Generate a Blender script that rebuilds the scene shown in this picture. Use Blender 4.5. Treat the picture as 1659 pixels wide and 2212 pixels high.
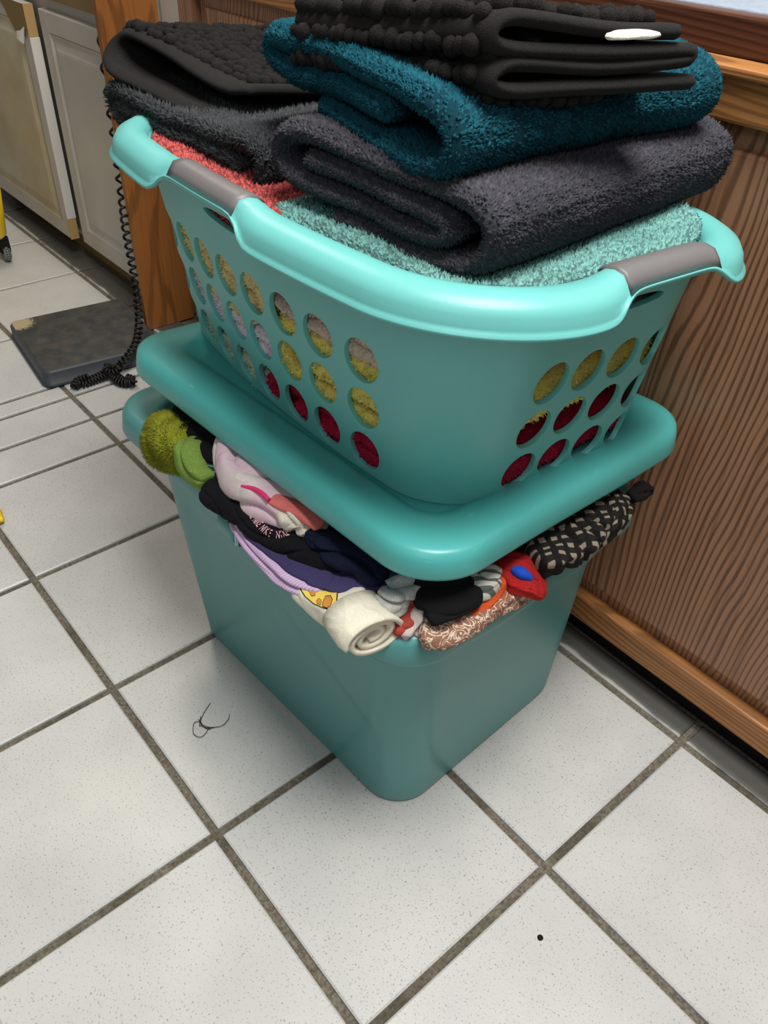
import bpy, bmesh, math, random
import numpy as np
from mathutils import Vector, Matrix
from mathutils.bvhtree import BVHTree
U = 0.305                                   # one floor tile pitch in metres; all coordinates below are in tiles
sc = bpy.context.scene
col = sc.collection
for o in list(bpy.data.objects): bpy.data.objects.remove(o)

# ---------------------------------------------------------------- camera
cam = bpy.data.cameras.new('camera'); camo = bpy.data.objects.new('camera', cam); col.objects.link(camo)
cam.sensor_fit = 'HORIZONTAL'; cam.sensor_width = 36.0; cam.lens = 36.0*1751.9/1659.0
cam.clip_start = 0.01; cam.clip_end = 60
def rotm(rx, ry, rz): return Matrix.Rotation(rz, 4, 'Z') @ Matrix.Rotation(ry, 4, 'Y') @ Matrix.Rotation(rx, 4, 'X')
camo.matrix_world = Matrix.Translation(Vector((3.78544, -0.72361, 3.31719))*U) @ rotm(0.885056, -0.0374672, 0.869534)
sc.camera = camo

# ---------------------------------------------------------------- world, light, exposure
w = bpy.data.worlds.new('world'); sc.world = w; w.use_nodes = True
w.node_tree.nodes['Background'].inputs[0].default_value = (1.0, 0.97, 0.93, 1)
w.node_tree.nodes['Background'].inputs[1].default_value = 0.15
def area(name, loc, target, size, power, color, sy=None, spread=None):
    l = bpy.data.lights.new(name, 'AREA'); l.energy = power; l.color = color; l.size = size*U
    if sy: l.shape = 'RECTANGLE'; l.size_y = sy*U
    if spread: l.spread = spread
    o = bpy.data.objects.new(name, l); col.objects.link(o)
    o.location = Vector(loc)*U
    o.rotation_euler = (Vector(target)-Vector(loc)).to_track_quat('-Z', 'Y').to_euler()
    return o
area('ceiling_light', (3.6, 0.9, 8.2), (2.9, 0.9, 0), 3.0, 63, (1.0, 0.985, 0.95), 2.6)
area('window_light', (6.5, -4.5, 7.0), (2.0, 0.8, 0.8), 3.5, 9, (0.90, 0.96, 1.0), 3.0)
area('hall_light', (-4.2, 2.3, 8.0), (-4.0, 1.0, 0), 1.4, 16, (1.0, 0.90, 0.76), 0.8)
sc.view_settings.view_transform = 'Standard'; sc.view_settings.look = 'None'
sc.view_settings.gamma = 1; sc.view_settings.use_curve_mapping = False
sc.view_settings.exposure = 0.0

# ---------------------------------------------------------------- helpers
def lin(c):
    c = [x/255.0 for x in c]
    return tuple(x/12.92 if x <= 0.04045 else ((x+0.055)/1.055)**2.4 for x in c)+(1.0,)
def newmat(name, color=(200, 200, 200), rough=0.6, spec=0.5, **kw):
    m = bpy.data.materials.new(name); m.use_nodes = True
    b = m.node_tree.nodes['Principled BSDF']
    b.inputs['Base Color'].default_value = lin(color); b.inputs['Roughness'].default_value = rough
    b.inputs['Specular IOR Level'].default_value = spec
    if 'sheen' in kw: b.inputs['Sheen Weight'].default_value = kw['sheen']
    return m
def nodes(m): return m.node_tree.nodes, m.node_tree.links, m.node_tree.nodes['Principled BSDF']
def coord(m, scale=(1, 1, 1), space='Object', rot=(0, 0, 0)):
    N, L, b = nodes(m)
    if space == 'World':
        g = N.new('ShaderNodeNewGeometry'); out = g.outputs['Position']
    else:
        g = N.new('ShaderNodeTexCoord'); out = g.outputs['Object']
    mp = N.new('ShaderNodeMapping'); mp.inputs['Scale'].default_value = scale; mp.inputs['Rotation'].default_value = rot
    L.new(out, mp.inputs['Vector']); return mp.outputs[0]
def noise(m, vec, scale, detail=3, rough=0.55, dist=0.0):
    N, L, b = nodes(m); n = N.new('ShaderNodeTexNoise')
    n.inputs['Scale'].default_value = scale; n.inputs['Detail'].default_value = detail
    n.inputs['Roughness'].default_value = rough; n.inputs['Distortion'].default_value = dist
    L.new(vec, n.inputs['Vector']); return n.outputs[0]
def ramp(m, fac, stops, interp='LINEAR'):
    N, L, b = nodes(m); r = N.new('ShaderNodeValToRGB'); r.color_ramp.interpolation = interp
    els = r.color_ramp.elements
    while len(els) < len(stops): els.new(0.5)
    for e, (p, c) in zip(els, stops):
        e.position = p; e.color = lin(c) if max(c) > 1.0 or len(c) == 3 else c
    L.new(fac, r.inputs[0]); return r.outputs[0]
def mix(m, a, b_, fac, mode='MIX'):
    N, L, b = nodes(m); x = N.new('ShaderNodeMix'); x.data_type = 'RGBA'; x.blend_type = mode
    for s, v in ((x.inputs[0], fac), (x.inputs[6], a), (x.inputs[7], b_)):
        if hasattr(v, 'is_linked'): L.new(v, s)
        else: s.default_value = v
    return x.outputs[2]
def math_(m, op, a, b_=0.0):
    N, L, b = nodes(m); x = N.new('ShaderNodeMath'); x.operation = op
    for s, v in ((x.inputs[0], a), (x.inputs[1], b_)):
        if hasattr(v, 'is_linked'): L.new(v, s)
        else: s.default_value = v
    return x.outputs[0]
def bump(m, h, dist=0.001, strength=1.0):
    N, L, b = nodes(m); x = N.new('ShaderNodeBump'); x.inputs['Distance'].default_value = dist; x.inputs['Strength'].default_value = strength
    L.new(h, x.inputs['Height']); L.new(x.outputs[0], b.inputs['Normal'])
def setc(m, c): N, L, b = nodes(m); L.new(c, b.inputs['Base Color'])

def fabric(name, color, rough=0.95, var=0.25, scale=900, bd=0.0008, sheen=0.0, blot=None, wrk=0.0):
    m = newmat(name, color, rough, 0.15, sheen=sheen)
    v = coord(m, space='World')
    n = noise(m, v, scale, 4)
    dark = tuple(c*(1-var) for c in color); lite = tuple(min(255, c*(1+var*0.6)) for c in color)
    c = ramp(m, n, [(0.3, dark), (0.7, lite)])
    if blot:
        n2 = noise(m, v, blot[0], 2); c = mix(m, c, lin(blot[1]), ramp(m, n2, [(0.45, (0, 0, 0)), (0.62, (255, 255, 255))]))
    setc(m, c)
    if wrk:
        wn = noise(m, v, 26, 1, 0.4, 0.5); rg = math_(m, 'ABSOLUTE', math_(m, 'SUBTRACT', wn, 0.5))
        rg = ramp(m, rg, [(0.0, (255, 255, 255)), (0.10, (140, 140, 140)), (0.3, (0, 0, 0))])
        big = math_(m, 'ADD', math_(m, 'MULTIPLY', rg, 0.6), math_(m, 'MULTIPLY', n, 0.16)); bump(m, big, 0.0026*wrk, 0.7)
    else: bump(m, n, bd)
    return m

def rawmesh(name, V, F, mat=None, parent=None, smooth=True, scale=True):
    me = bpy.data.meshes.new(name)
    V = np.asarray(V, dtype=np.float32)
    if scale: V = V*U
    if isinstance(F, np.ndarray):
        n, k = F.shape
        me.vertices.add(len(V)); me.vertices.foreach_set('co', V.ravel())
        me.loops.add(n*k); me.loops.foreach_set('vertex_index', F.ravel().astype(np.int32))
        me.polygons.add(n); me.polygons.foreach_set('loop_start', np.arange(0, n*k, k, dtype=np.int32))
        me.polygons.foreach_set('loop_total', np.full(n, k, dtype=np.int32))
        me.update(calc_edges=True)
    else:
        me.from_pydata([tuple(map(float, v)) for v in V], [], F); me.update()
    me.polygons.foreach_set('use_smooth', np.full(len(me.polygons), smooth))
    if mat: me.materials.append(mat)
    o = bpy.data.objects.new(name, me); col.objects.link(o)
    if parent: o.parent = parent
    return o
def link(name, bm, mat, parent=None, smooth=False):
    bmesh.ops.recalc_face_normals(bm, faces=bm.faces)
    me = bpy.data.meshes.new(name); bm.to_mesh(me); bm.free()
    me.polygons.foreach_set('use_smooth', np.full(len(me.polygons), smooth))
    me.materials.append(mat)
    o = bpy.data.objects.new(name, me); col.objects.link(o)
    if parent: o.parent = parent
    return o
def tag(o, label=None, cat=None, group=None, kind=None):
    if label: o['label'] = label
    if cat: o['category'] = cat
    if group: o['group'] = group
    if kind: o['kind'] = kind
    return o
def empty(name, loc=(0, 0, 0)):
    o = bpy.data.objects.new(name, None); col.objects.link(o); o.empty_display_size = 0.02
    return o
def box(name, lo, hi, mat, parent=None, bev=0.0, seg=2, rot=None):
    bm = bmesh.new(); bmesh.ops.create_cube(bm, size=1)
    lo = Vector(lo)*U; hi = Vector(hi)*U; c = (lo+hi)/2; s = hi-lo
    for v in bm.verts: v.co = Vector((v.co.x*s.x, v.co.y*s.y, v.co.z*s.z))
    if bev: bmesh.ops.bevel(bm, geom=list(bm.edges), offset=bev*U, segments=seg, affect='EDGES', profile=0.5)
    M = Matrix.Translation(c)
    if rot: M = M @ Matrix.Rotation(rot, 4, 'Z')
    bmesh.ops.transform(bm, matrix=M, verts=bm.verts)
    return link(name, bm, mat, parent)
_r = np.random.default_rng(7)
def sn(P, freq, seed=0, octs=3):
    """smooth pseudo noise, about -1..1, from sums of sines"""
    r = np.random.default_rng(seed); out = np.zeros(len(P)); amp = 1.0; tot = 0
    for o in range(octs):
        for k in range(4):
            d = r.normal(size=3); d /= np.linalg.norm(d)
            out += amp*np.sin((P@d)*freq*(0.7+0.6*r.random())+r.random()*6.28)*0.5
        tot += amp; amp *= 0.5; freq *= 2.0
    return out/tot
def grid_faces(nu, nv, closed_u=False, off=0):
    iu = np.arange(nu if closed_u else nu-1); jv = np.arange(nv-1)
    I, J = np.meshgrid(iu, jv, indexing='ij'); I2 = (I+1) % nu
    a = I*nv+J; b = I2*nv+J; c = I2*nv+J+1; d = I*nv+J+1
    return np.stack([a, b, c, d], -1).reshape(-1, 4)+off
def rr(P, n_arc=8, n_st=8):
    """rounded rectangle outline: 8 segments, each evenly parametrised; returns (N,2)"""
    return rrs(P, np.concatenate([k+np.arange(n_st if k % 2 == 0 else n_arc)/(n_st if k % 2 == 0 else n_arc) for k in range(8)]))
def rrs(P, s):
    cx, cy, a, b, r, th = P[:6]; s = np.mod(np.asarray(s, float), 8.0); k = np.floor(s).astype(int); f = s-k
    A, B = a-r, b-r
    x = np.zeros_like(s); y = np.zeros_like(s)
    st = {0: ((-A, -b), (A, -b)), 2: ((a, -B), (a, B)), 4: ((A, b), (-A, b)), 6: ((-a, B), (-a, -B))}
    ar = {1: (A, -B, -90), 3: (A, B, 0), 5: (-A, B, 90), 7: (-A, -B, 180)}
    for i, (p, q) in st.items():
        m = k == i; x[m] = p[0]+(q[0]-p[0])*f[m]; y[m] = p[1]+(q[1]-p[1])*f[m]
    for i, (px, py, d0) in ar.items():
        m = k == i; t = np.radians(d0+90*f[m]); x[m] = px+r*np.cos(t); y[m] = py+r*np.sin(t)
    if len(P) > 6: y = y-P[6]*np.clip(1-(x/a)**2, 0, 1)*(0.5-0.5*y/b)      # front side bellies out
    c, sn_ = math.cos(th), math.sin(th)
    return np.stack([cx+x*c-y*sn_, cy+x*sn_+y*c], -1)
def off(P, o):
    P = list(P); P[2] += o; P[3] += o; P[4] = max(0.02, P[4]+o); return P
def lerpP(A, B, t): return [a+(b-a)*t for a, b in zip(A, B)]
def tube(name, pts, rad, mat, parent=None, n=8, closed_ends=True, scale=True):
    pts = np.asarray(pts, float); rad = np.broadcast_to(np.asarray(rad, float), (len(pts),))
    T = np.gradient(pts, axis=0); T /= np.linalg.norm(T, axis=1)[:, None]+1e-12
    nrm = np.array([0, 0, 1.0]) if abs(T[0][2]) < 0.9 else np.array([1.0, 0, 0])
    Ns = []
    for t in T:
        nrm = nrm-t*(nrm@t); nrm /= np.linalg.norm(nrm)+1e-12; Ns.append(nrm.copy())
    Ns = np.array(Ns); Bs = np.cross(T, Ns); a = np.arange(n)*2*math.pi/n
    V = pts[:, None, :]+rad[:, None, None]*(np.cos(a)[None, :, None]*Ns[:, None, :]+np.sin(a)[None, :, None]*Bs[:, None, :])
    m = len(pts); V = V.reshape(-1, 3); F = []
    for i in range(m-1):
        for j in range(n):
            F.append((i*n+j, i*n+(j+1) % n, (i+1)*n+(j+1) % n, (i+1)*n+j))
    F.append(tuple(range(n-1, -1, -1))); F.append(tuple((m-1)*n+j for j in range(n)))
    return rawmesh(name, V, F, mat, parent, True, scale)
def smooth_path(P, n):
    """Catmull-Rom through rows of P (any columns), n samples"""
    P = np.asarray(P, float); k = len(P); Q = np.vstack([2*P[0]-P[1], P, 2*P[-1]-P[-2]])
    t = np.linspace(0, k-1-1e-9, n); i = t.astype(int); f = (t-i)[:, None]
    a, b, c, d = Q[i], Q[i+1], Q[i+2], Q[i+3]
    return 0.5*((2*b)+(-a+c)*f+(2*a-5*b+4*c-d)*f*f+(-a+3*b-3*c+d)*f**3)

def tufts(name, src, count, length, width, mat, parent, seed=0, up=0.0, face_ok=None, band=None):
    """terry pile: short bent spikes scattered over the faces of src, joined in one mesh"""
    me = src.data; nv = len(me.vertices); co = np.empty(nv*3, np.float32); me.vertices.foreach_get('co', co); co = co.reshape(-1, 3)
    me.calc_loop_triangles(); nt = len(me.loop_triangles); tr = np.empty(nt*3, np.int32); me.loop_triangles.foreach_get('vertices', tr); tr = tr.reshape(-1, 3)
    A, B, C = co[tr[:, 0]], co[tr[:, 1]], co[tr[:, 2]]; cr = np.cross(B-A, C-A); ar = np.linalg.norm(cr, axis=1)
    nn = cr/(ar[:, None]+1e-12)
    if face_ok is not None: ar = ar*face_ok((A+B+C)/3/U, nn)
    r = np.random.default_rng(seed); idx = r.choice(nt, size=count, p=ar/ar.sum())
    u = np.sqrt(r.random(count))[:, None]; v = r.random(count)[:, None]
    P = A[idx]*(1-u)+B[idx]*u*(1-v)+C[idx]*u*v; n = nn[idx]
    if band is not None:
        k = band(P/U); keep = r.random(count) < k; P = P[keep]; n = n[keep]; count = len(P)
    d = r.normal(size=(count, 3)); d -= n*np.sum(d*n, 1)[:, None]; d /= np.linalg.norm(d, axis=1)[:, None]+1e-9
    e = np.cross(n, d); L = (length*U*(0.6+0.8*r.random(count)))[:, None]; W = (width*U*(0.7+0.6*r.random(count)))[:, None]
    lean = d*(0.55*L*r.random(count)[:, None])
    base = P-n*0.15*L
    tip = P+n*L+lean*1.2
    V = np.stack([base+d*W, base-d*W*0.5+e*W*0.87, base-d*W*0.5-e*W*0.87, tip], 1).reshape(-1, 3)
    o = np.arange(count)[:, None]*4
    Fq = []
    for a, b, c in ((0, 1, 3), (1, 2, 3), (2, 0, 3)):
        Fq.append(np.concatenate([o+a, o+b, o+c], 1))
    F = np.stack(Fq, 1).reshape(-1, 3)
    ob = rawmesh(name, V, F, mat, parent, True, scale=False); tag(ob, kind='stuff'); return ob

def ribbon(name, path, h, org, A, D, length, mat, parent=None, nd=24, ns=90, wave=0.006, seed=0, wav_f=9.0, taper=1.0, hv=None, sag=0.0, bulge=0.0, lean=0.0):
    """a thick cloth ribbon: 2D centreline (u,w) with half thickness h, extruded by length along D.
    u runs along A, w runs up."""
    org = np.asarray(org, float); A = np.asarray(A, float); A /= np.linalg.norm(A); D = np.asarray(D, float); D /= np.linalg.norm(D); Z = np.array([0, 0, 1.0])
    c = smooth_path(path, ns*3); seg = np.r_[0, np.cumsum(np.linalg.norm(np.diff(c, axis=0), axis=1))]
    q = np.linspace(0, seg[-1], ns); c = np.stack([np.interp(q, seg, c[:, 0]), np.interp(q, seg, c[:, 1])], 1)
    T = np.gradient(c, axis=0); T /= np.linalg.norm(T, axis=1)[:, None]; Nn = np.stack([-T[:, 1], T[:, 0]], 1)
    hh = np.full(ns, h); 
    if hv is not None: hh = h*hv(np.linspace(0, 1, ns))
    d = np.linspace(0, 1, nd); d = 0.5-0.5*np.cos(np.pi*d)*1.0 if nd > 8 else d
    d = np.clip((d*0.5+np.linspace(0, 1, nd)*0.5), 0, 1)
    prof = np.minimum(1, np.sqrt(np.clip(1-(1-np.minimum(d, 1-d)*length/(h*1.1)).clip(0, 1)**2, 0.06, 1)))
    cap = 6; ang = np.linspace(90, -90, cap)[1:-1]
    rows = []
    for j in range(nd):
        k = hh*prof[j]
        L = c+Nn*k[:, None]; R = c-Nn*k[:, None]
        e1 = [c[-1]+T[-1]*k[-1]*math.cos(math.radians(a))+Nn[-1]*k[-1]*math.sin(math.radians(a)) for a in ang]
        e0 = [c[0]-T[0]*k[0]*math.cos(math.radians(a))-Nn[0]*k[0]*math.sin(math.radians(a)) for a in ang]
        rows.append(np.vstack([L, e1, R[::-1], e0]))
    loop = len(rows[0]); G = np.array(rows)                       # nd, loop, 2
    s = d[:, None]*length
    um = c[:, 0].max(); u = G[:, :, 0]; w_ = G[:, :, 1]
    wm = c[:, 1].max()
    uc = 0.5*(c[:, 0].max()+c[:, 0].min())
    u2 = uc+(u-uc)*(1+(taper-1)*d[:, None])
    w2 = w_*(1+bulge*np.sin(np.pi*d)[:, None])-sag*(w_/max(wm, 1e-6))*((u-uc)/(um-uc+1e-6))**2
    P = org+u2[..., None]*A+w2[..., None]*Z+s[..., None]*D
    P = P-D*(lean*(wm-w_))[..., None]
    V = P.reshape(-1, 3)
    disp = np.stack([sn(V, wav_f, seed+i) for i in range(3)], 1); V = V+disp*wave*np.array([1, 1, 0.7])
    F = []
    idx = np.arange(nd*loop).reshape(nd, loop)
    a = idx[:-1]; b = idx[1:]
    Fq = np.stack([a, b, np.roll(b, -1, 1), np.roll(a, -1, 1)], -1).reshape(-1, 4)
    caps = []
    for j, fl in ((0, False), (nd-1, True)):
        n = ns
        for i in range(n-1):
            f = [j*loop+i, j*loop+i+1, j*loop+(n+cap-2)+(n-1-(i+1)), j*loop+(n+cap-2)+(n-1-i)]
            caps.append(f[::-1] if fl else f)
        e1 = [j*loop+n-1]+[j*loop+n+t for t in range(cap-2)]+[j*loop+n+cap-2]
        e0 = [j*loop+2*n+cap-3]+[j*loop+2*n+cap-2+t for t in range(cap-2)]+[j*loop]
        caps.append(e1[::-1] if fl else e1); caps.append(e0[::-1] if fl else e0)
    F = [tuple(x) for x in Fq.tolist()]+[tuple(x) for x in caps]
    o = rawmesh(name, V, F, mat, parent, True)
    bm = bmesh.new(); bm.from_mesh(o.data); bmesh.ops.recalc_face_normals(bm, faces=bm.faces); bm.to_mesh(o.data); bm.free()
    return o

def clampin(o, margin):
    """keep a packed towel inside the basket wall"""
    me = o.data; n = len(me.vertices); co = np.empty(n*3, np.float32); me.vertices.foreach_get('co', co); V = co.reshape(-1, 3).astype(float)/U
    for it in range(3):
        z = V[:, 2]+0.05*(V[:, 1]-1.3); t = np.clip((z-1.52)/0.88, 0, 1)
        P = WB[None, :]+(WT-WB)[None, :]*t[:, None]
        cx, cy, a, b, r_, th, bel = P.T; dx, dy = V[:, 0]-cx, V[:, 1]-cy; c, s_ = np.cos(th), np.sin(th)
        x = dx*c+dy*s_; y = -dx*s_+dy*c; y = y+bel*np.clip(1-(x/a)**2, 0, 1)*(0.5-0.5*y/b); qx = np.abs(x)-(a-r_); qy = np.abs(y)-(b-r_)
        L = np.hypot(np.maximum(qx, 0), np.maximum(qy, 0)); sd = L+np.minimum(np.maximum(qx, qy), 0)-r_
        gx = np.where(L > 0, np.maximum(qx, 0), (qx > qy)*1.0)*np.sign(x); gy = np.where(L > 0, np.maximum(qy, 0), (qy >= qx)*1.0)*np.sign(y)
        g = np.hypot(gx, gy)+1e-9; mv = np.maximum(sd+margin, 0)/g
        V[:, 0] -= mv*(gx*c-gy*s_); V[:, 1] -= mv*(gx*s_+gy*c)
    me.vertices.foreach_set('co', (V*U).astype(np.float32).ravel()); me.update()

def sweep(name, nodes_, mat, parent=None, n=150, m=72, wr=0.10, seed=0, folds=3, p=2.6, up=(0, 0, 1), crease=0.06, freq=16, open_end=False, flat=0.6):
    """a bunched or rolled garment: superelliptic section swept along nodes (x,y,z,halfwidth,halfthickness),
    with folds running along it and wrinkles across it"""
    S = smooth_path(nodes_, n); C = S[:, :3]; W = np.maximum(S[:, 3], 0.004); H = np.maximum(S[:, 4], 0.004)
    T = np.gradient(C, axis=0); T /= np.linalg.norm(T, axis=1)[:, None]
    upv = np.asarray(up, float); B = np.cross(T, upv); B /= np.linalg.norm(B, axis=1)[:, None]; N = np.cross(B, T)
    a = np.arange(m)*2*math.pi/m; ca, sa = np.cos(a), np.sin(a)
    ex = np.sign(ca)*np.abs(ca)**(2/p); ey = np.sign(sa)*np.abs(sa)**(2/p)
    t = np.linspace(0, 1, n)
    end = np.sqrt(np.clip(1-(1-np.minimum(t, 1-t)/0.07).clip(0, 1)**2, 0.03, 1))
    r = np.random.default_rng(seed); ph = r.random(4)*6.28
    rad = 1+crease*(np.sin(folds*a[None, :]+ph[0]+2.2*np.sin(t*5+ph[1])[:, None])+0.5*np.sin((folds*2+1)*a[None, :]+ph[2]+3*t[:, None]))
    P = C[:, None, :]+(end[:, None]*W[:, None]*rad*ex[None, :])[..., None]*B[:, None, :]+(end[:, None]*H[:, None]*rad*ey[None, :])[..., None]*N[:, None, :]
    V = P.reshape(-1, 3)
    nz = sn(V, freq, seed, 4); rid = 1-np.abs(sn(V, freq*0.8, seed+5, 3))*2
    out = (P-C[:, None, :]).reshape(-1, 3); ln = np.linalg.norm(out, axis=1)[:, None]+1e-9
    sl = np.r_[0, np.cumsum(np.linalg.norm(np.diff(C, axis=0), axis=1))]; A_ = np.tile(a, n); S_ = np.repeat(sl, m); big = sn(V, 9, seed+9, 2)
    w1 = (1-np.abs(np.sin(S_*math.pi/0.085+1.6*np.sin(A_+ph[3])+2.6*big)))**2.2*np.clip(0.5+1.4*sn(V, 13, seed+3, 2), 0, 1)
    w2 = (1-np.abs(np.sin(A_*(folds/2+0.5)+2.2*np.sin(S_*11+ph[0])+1.8*big)))**3.0*np.clip(0.65+sn(V, 7, seed+4, 2), 0, 1)
    V = V+out/ln*((nz*0.3+rid*0.3)*wr-(0.8*w1+1.5*w2)*(wr+0.04))[:, None]*np.repeat(np.minimum(W, H*1.6), m)[:, None]
    F = grid_faces(n, m); last = []
    for i in range(n-1): last.append((i*m+m-1, (i+1)*m+m-1, (i+1)*m, i*m))
    V = np.vstack([V, C[0], C[-1]]); k = n*m
    FF = [tuple(x) for x in F.tolist()]+last+[(k, j, (j+1) % m) for j in range(m)]+[(k+1, (n-1)*m+(j+1) % m, (n-1)*m+j) for j in range(m)]
    o = rawmesh(name, V, FF, mat, parent, True)
    bm = bmesh.new(); bm.from_mesh(o.data); bmesh.ops.recalc_face_normals(bm, faces=bm.faces); bm.to_mesh(o.data); bm.free()
    return o

# ---------------------------------------------------------------- materials
def oak(name, axis, dark=(88, 58, 40), mid=(162, 117, 88), lite=(174, 128, 96), wav=True):
    m = newmat(name, mid, 0.42, 0.4)
    sc_ = {'z': (26, 26, 1.6), 'x': (1.6, 26, 26)}[axis]
    v = coord(m, sc_, 'World'); v0 = coord(m, (1, 1, 1), 'World')
    nb = noise(m, coord(m, {'z': (3.2, 3.2, .8), 'x': (.8, 3.2, 3.2)}[axis], 'World'), 1.0, 2)
    fine = noise(m, coord(m, {'z': (160, 160, 5), 'x': (5, 160, 160)}[axis], 'World'), 1.0, 3)
    # growth rings: sine of a stretched, warped coordinate
    N, L, b = nodes(m)
    sep = N.new('ShaderNodeSeparateXYZ'); L.new(v0, sep.inputs[0])
    warp = noise(m, coord(m, {'z': (3.2, 3.2, .7), 'x': (.7, 3.2, 3.2)}[axis], 'World'), 1.0, 3, 0.5, 0.6)
    across = sep.outputs[0 if axis == 'z' else 2]
    arg = math_(m, 'ADD', math_(m, 'MULTIPLY', across, 760.0), math_(m, 'MULTIPLY', warp, 125.0))
    ring = math_(m, 'ADD', math_(m, 'MULTIPLY', math_(m, 'SINE', arg), 0.5), 0.5)
    ring = math_(m, 'MULTIPLY', ring, math_(m, 'ADD', 0.55, math_(m, 'MULTIPLY', fine, 0.9)))
    c = ramp(m, ring, [(0.55, mid), (0.72, tuple((a+b_)/2 for a, b_ in zip(mid, dark))), (0.9, dark)])
    c = mix(m, c, lin(lite), math_(m, 'MULTIPLY', nb, 0.55))
    c = mix(m, c, lin(dark), math_(m, 'MULTIPLY', ramp(m, fine, [(0.52, (0, 0, 0)), (0.72, (255, 255, 255))]), 0.45))
    setc(m, c); bump(m, ring, 0.0004, 0.4); return m
M = {}
M['oak_v'] = oak('oak_vertical_grain', 'z')
M['oak_h'] = oak('oak_horizontal_grain', 'x', (104, 62, 30), (165, 108, 60), (196, 140, 86))
M['oak_end'] = oak('oak_end_panel', 'z', (96, 56, 22), (140, 86, 40), (168, 108, 56))
M['oak_dark'] = oak('dark_wood_edge', 'x', (46, 26, 18), (84, 50, 33), (100, 62, 42))
M['tile'] = m = newmat('speckled_white_tile', (196, 195, 193), 0.38, 0.5)
v = coord(m, space='World')
sp = ramp(m, noise(m, v, 360, 2, 0.6), [(0.625, (0, 0, 0)), (0.67, (255, 255, 255))])
sp2 = ramp(m, noise(m, v, 240, 2, 0.6), [(0.66, (0, 0, 0)), (0.73, (255, 255, 255))])
c = ramp(m, noise(m, v, 6, 3), [(0.3, (190, 189, 187)), (0.7, (203, 202, 198))])
c = mix(m, c, lin((120, 120, 118)), math_(m, 'MULTIPLY', sp, 0.75)); c = mix(m, c, lin((132, 124, 112)), math_(m, 'MULTIPLY', sp2, 0.7))
st = ramp(m, noise(m, coord(m, (1, 1, 1), 'World'), 3.1, 2), [(0.66, (0, 0, 0)), (0.8, (255, 255, 255))])
c = mix(m, c, lin((196, 188, 160)), math_(m, 'MULTIPLY', st, 0.18)); setc(m, c)
bump(m, noise(m, v, 300, 2), 0.00025, 0.6)
M['grout'] = m = newmat('grey_brown_grout', (112, 106, 94), 0.95, 0.1)
v = coord(m, space='World'); n = noise(m, v, 260, 4)
c = ramp(m, n, [(0.3, (84, 78, 68)), (0.7, (134, 127, 113))]); n2 = noise(m, v, 9, 3)
c = mix(m, c, lin((70, 64, 54)), math_(m, 'MULTIPLY', ramp(m, n2, [(0.5, (0, 0, 0)), (0.65, (255, 255, 255))]), 0.6)); setc(m, c); bump(m, n, 0.0006)
def plastic(name, colr, rough=0.38, marks=0.0, trans=0.0):
    m = newmat(name, colr, rough, 0.5); N, L, b = nodes(m)
    b.inputs['Subsurface Weight'].default_value = trans; b.inputs['Subsurface Radius'].default_value = (0.004, 0.009, 0.009)
    v = coord(m, space='World'); n = noise(m, v, 500, 2); bump(m, n, 0.00012, 0.5)
    if marks:
        s = noise(m, coord(m, (9, 9, 90), 'World'), 3.0, 4, 0.7); f = ramp(m, s, [(0.66, (0, 0, 0)), (0.72, (255, 255, 255))])
        setc(m, mix(m, lin(colr), lin(tuple(min(255, x*1.18+26) for x in colr)), math_(m, 'MULTIPLY', f, marks)))
        rr_ = ramp(m, s, [(0.3, (rough*255,)*3), (0.7, (min(255, rough*400),)*3)])
    return m
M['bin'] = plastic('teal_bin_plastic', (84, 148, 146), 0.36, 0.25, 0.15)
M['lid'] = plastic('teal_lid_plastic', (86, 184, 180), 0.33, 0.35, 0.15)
# a smudge and a stain on the lid
m = M['lid']; N, L, b = nodes(m)
old = b.inputs['Base Color'].links[0].from_socket
def spot(m, old, centre, radius, colr, k):
    N, L, b = nodes(m); g = N.new('ShaderNodeNewGeometry'); s = N.new('ShaderNodeVectorMath'); s.operation = 'DISTANCE'
    L.new(g.outputs['Position'], s.inputs[0]); s.inputs[1].default_value = tuple(x*U for x in centre)
    n = noise(m, g.outputs['Position'], 260, 3); d = math_(m, 'ADD', math_(m, 'DIVIDE', s.outputs['Value'], radius*U), math_(m, 'MULTIPLY', n, 0.8))
    f = ramp(m, d, [(0.85, (255, 255, 255)), (1.05, (0, 0, 0))])
    return mix(m, old, lin(colr), math_(m, 'MULTIPLY', f, k))
old = spot(m, old, (2.4305, 0.7870, 1.6000), 0.045, (110, 120, 96), 0.7)
old = spot(m, old, (2.3573, 0.8880, 1.5800), 0.018, (70, 60, 45), 0.9)
setc(m, old)
M['basket'] = plastic('aqua_basket_plastic', (108, 188, 183), 0.4, 0, 0.1)
M['grip'] = newmat('grey_rubber_grip', (112, 108, 108), 0.42, 0.5)
m = M['grip']; bump(m, noise(m, coord(m, space='World'), 900, 2), 0.0002)
M['white_paint'] = m = newmat('white_cabinet_vinyl', (196, 190, 180), 0.45, 0.4)
setc(m, ramp(m, noise(m, coord(m, space='World'), 5, 2), [(0.3, (190, 184, 172)), (0.7, (202, 197, 188))]))
M['old_paint'] = m = newmat('yellowed_panel_vinyl', (198, 188, 158), 0.5, 0.3)
setc(m, ramp(m, noise(m, coord(m, space='World'), 7, 3), [(0.3, (188, 174, 140)), (0.7, (206, 198, 172))]))
M['mdf'] = newmat('bare_tan_board', (192, 156, 104), 0.85, 0.2)
M['mdf_dark'] = newmat('bare_brown_board', (140, 118, 80), 0.85, 0.2)
M['black_kick'] = newmat('black_toe_kick', (22, 20, 20), 0.7, 0.2)
M['laminate'] = m = newmat('grey_blue_countertop', (150, 160, 176), 0.4, 0.4)
setc(m, ramp(m, noise(m, coord(m, space='World'), 160, 3), [(0.3, (136, 147, 163)), (0.7, (158, 167, 180))]))
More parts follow.
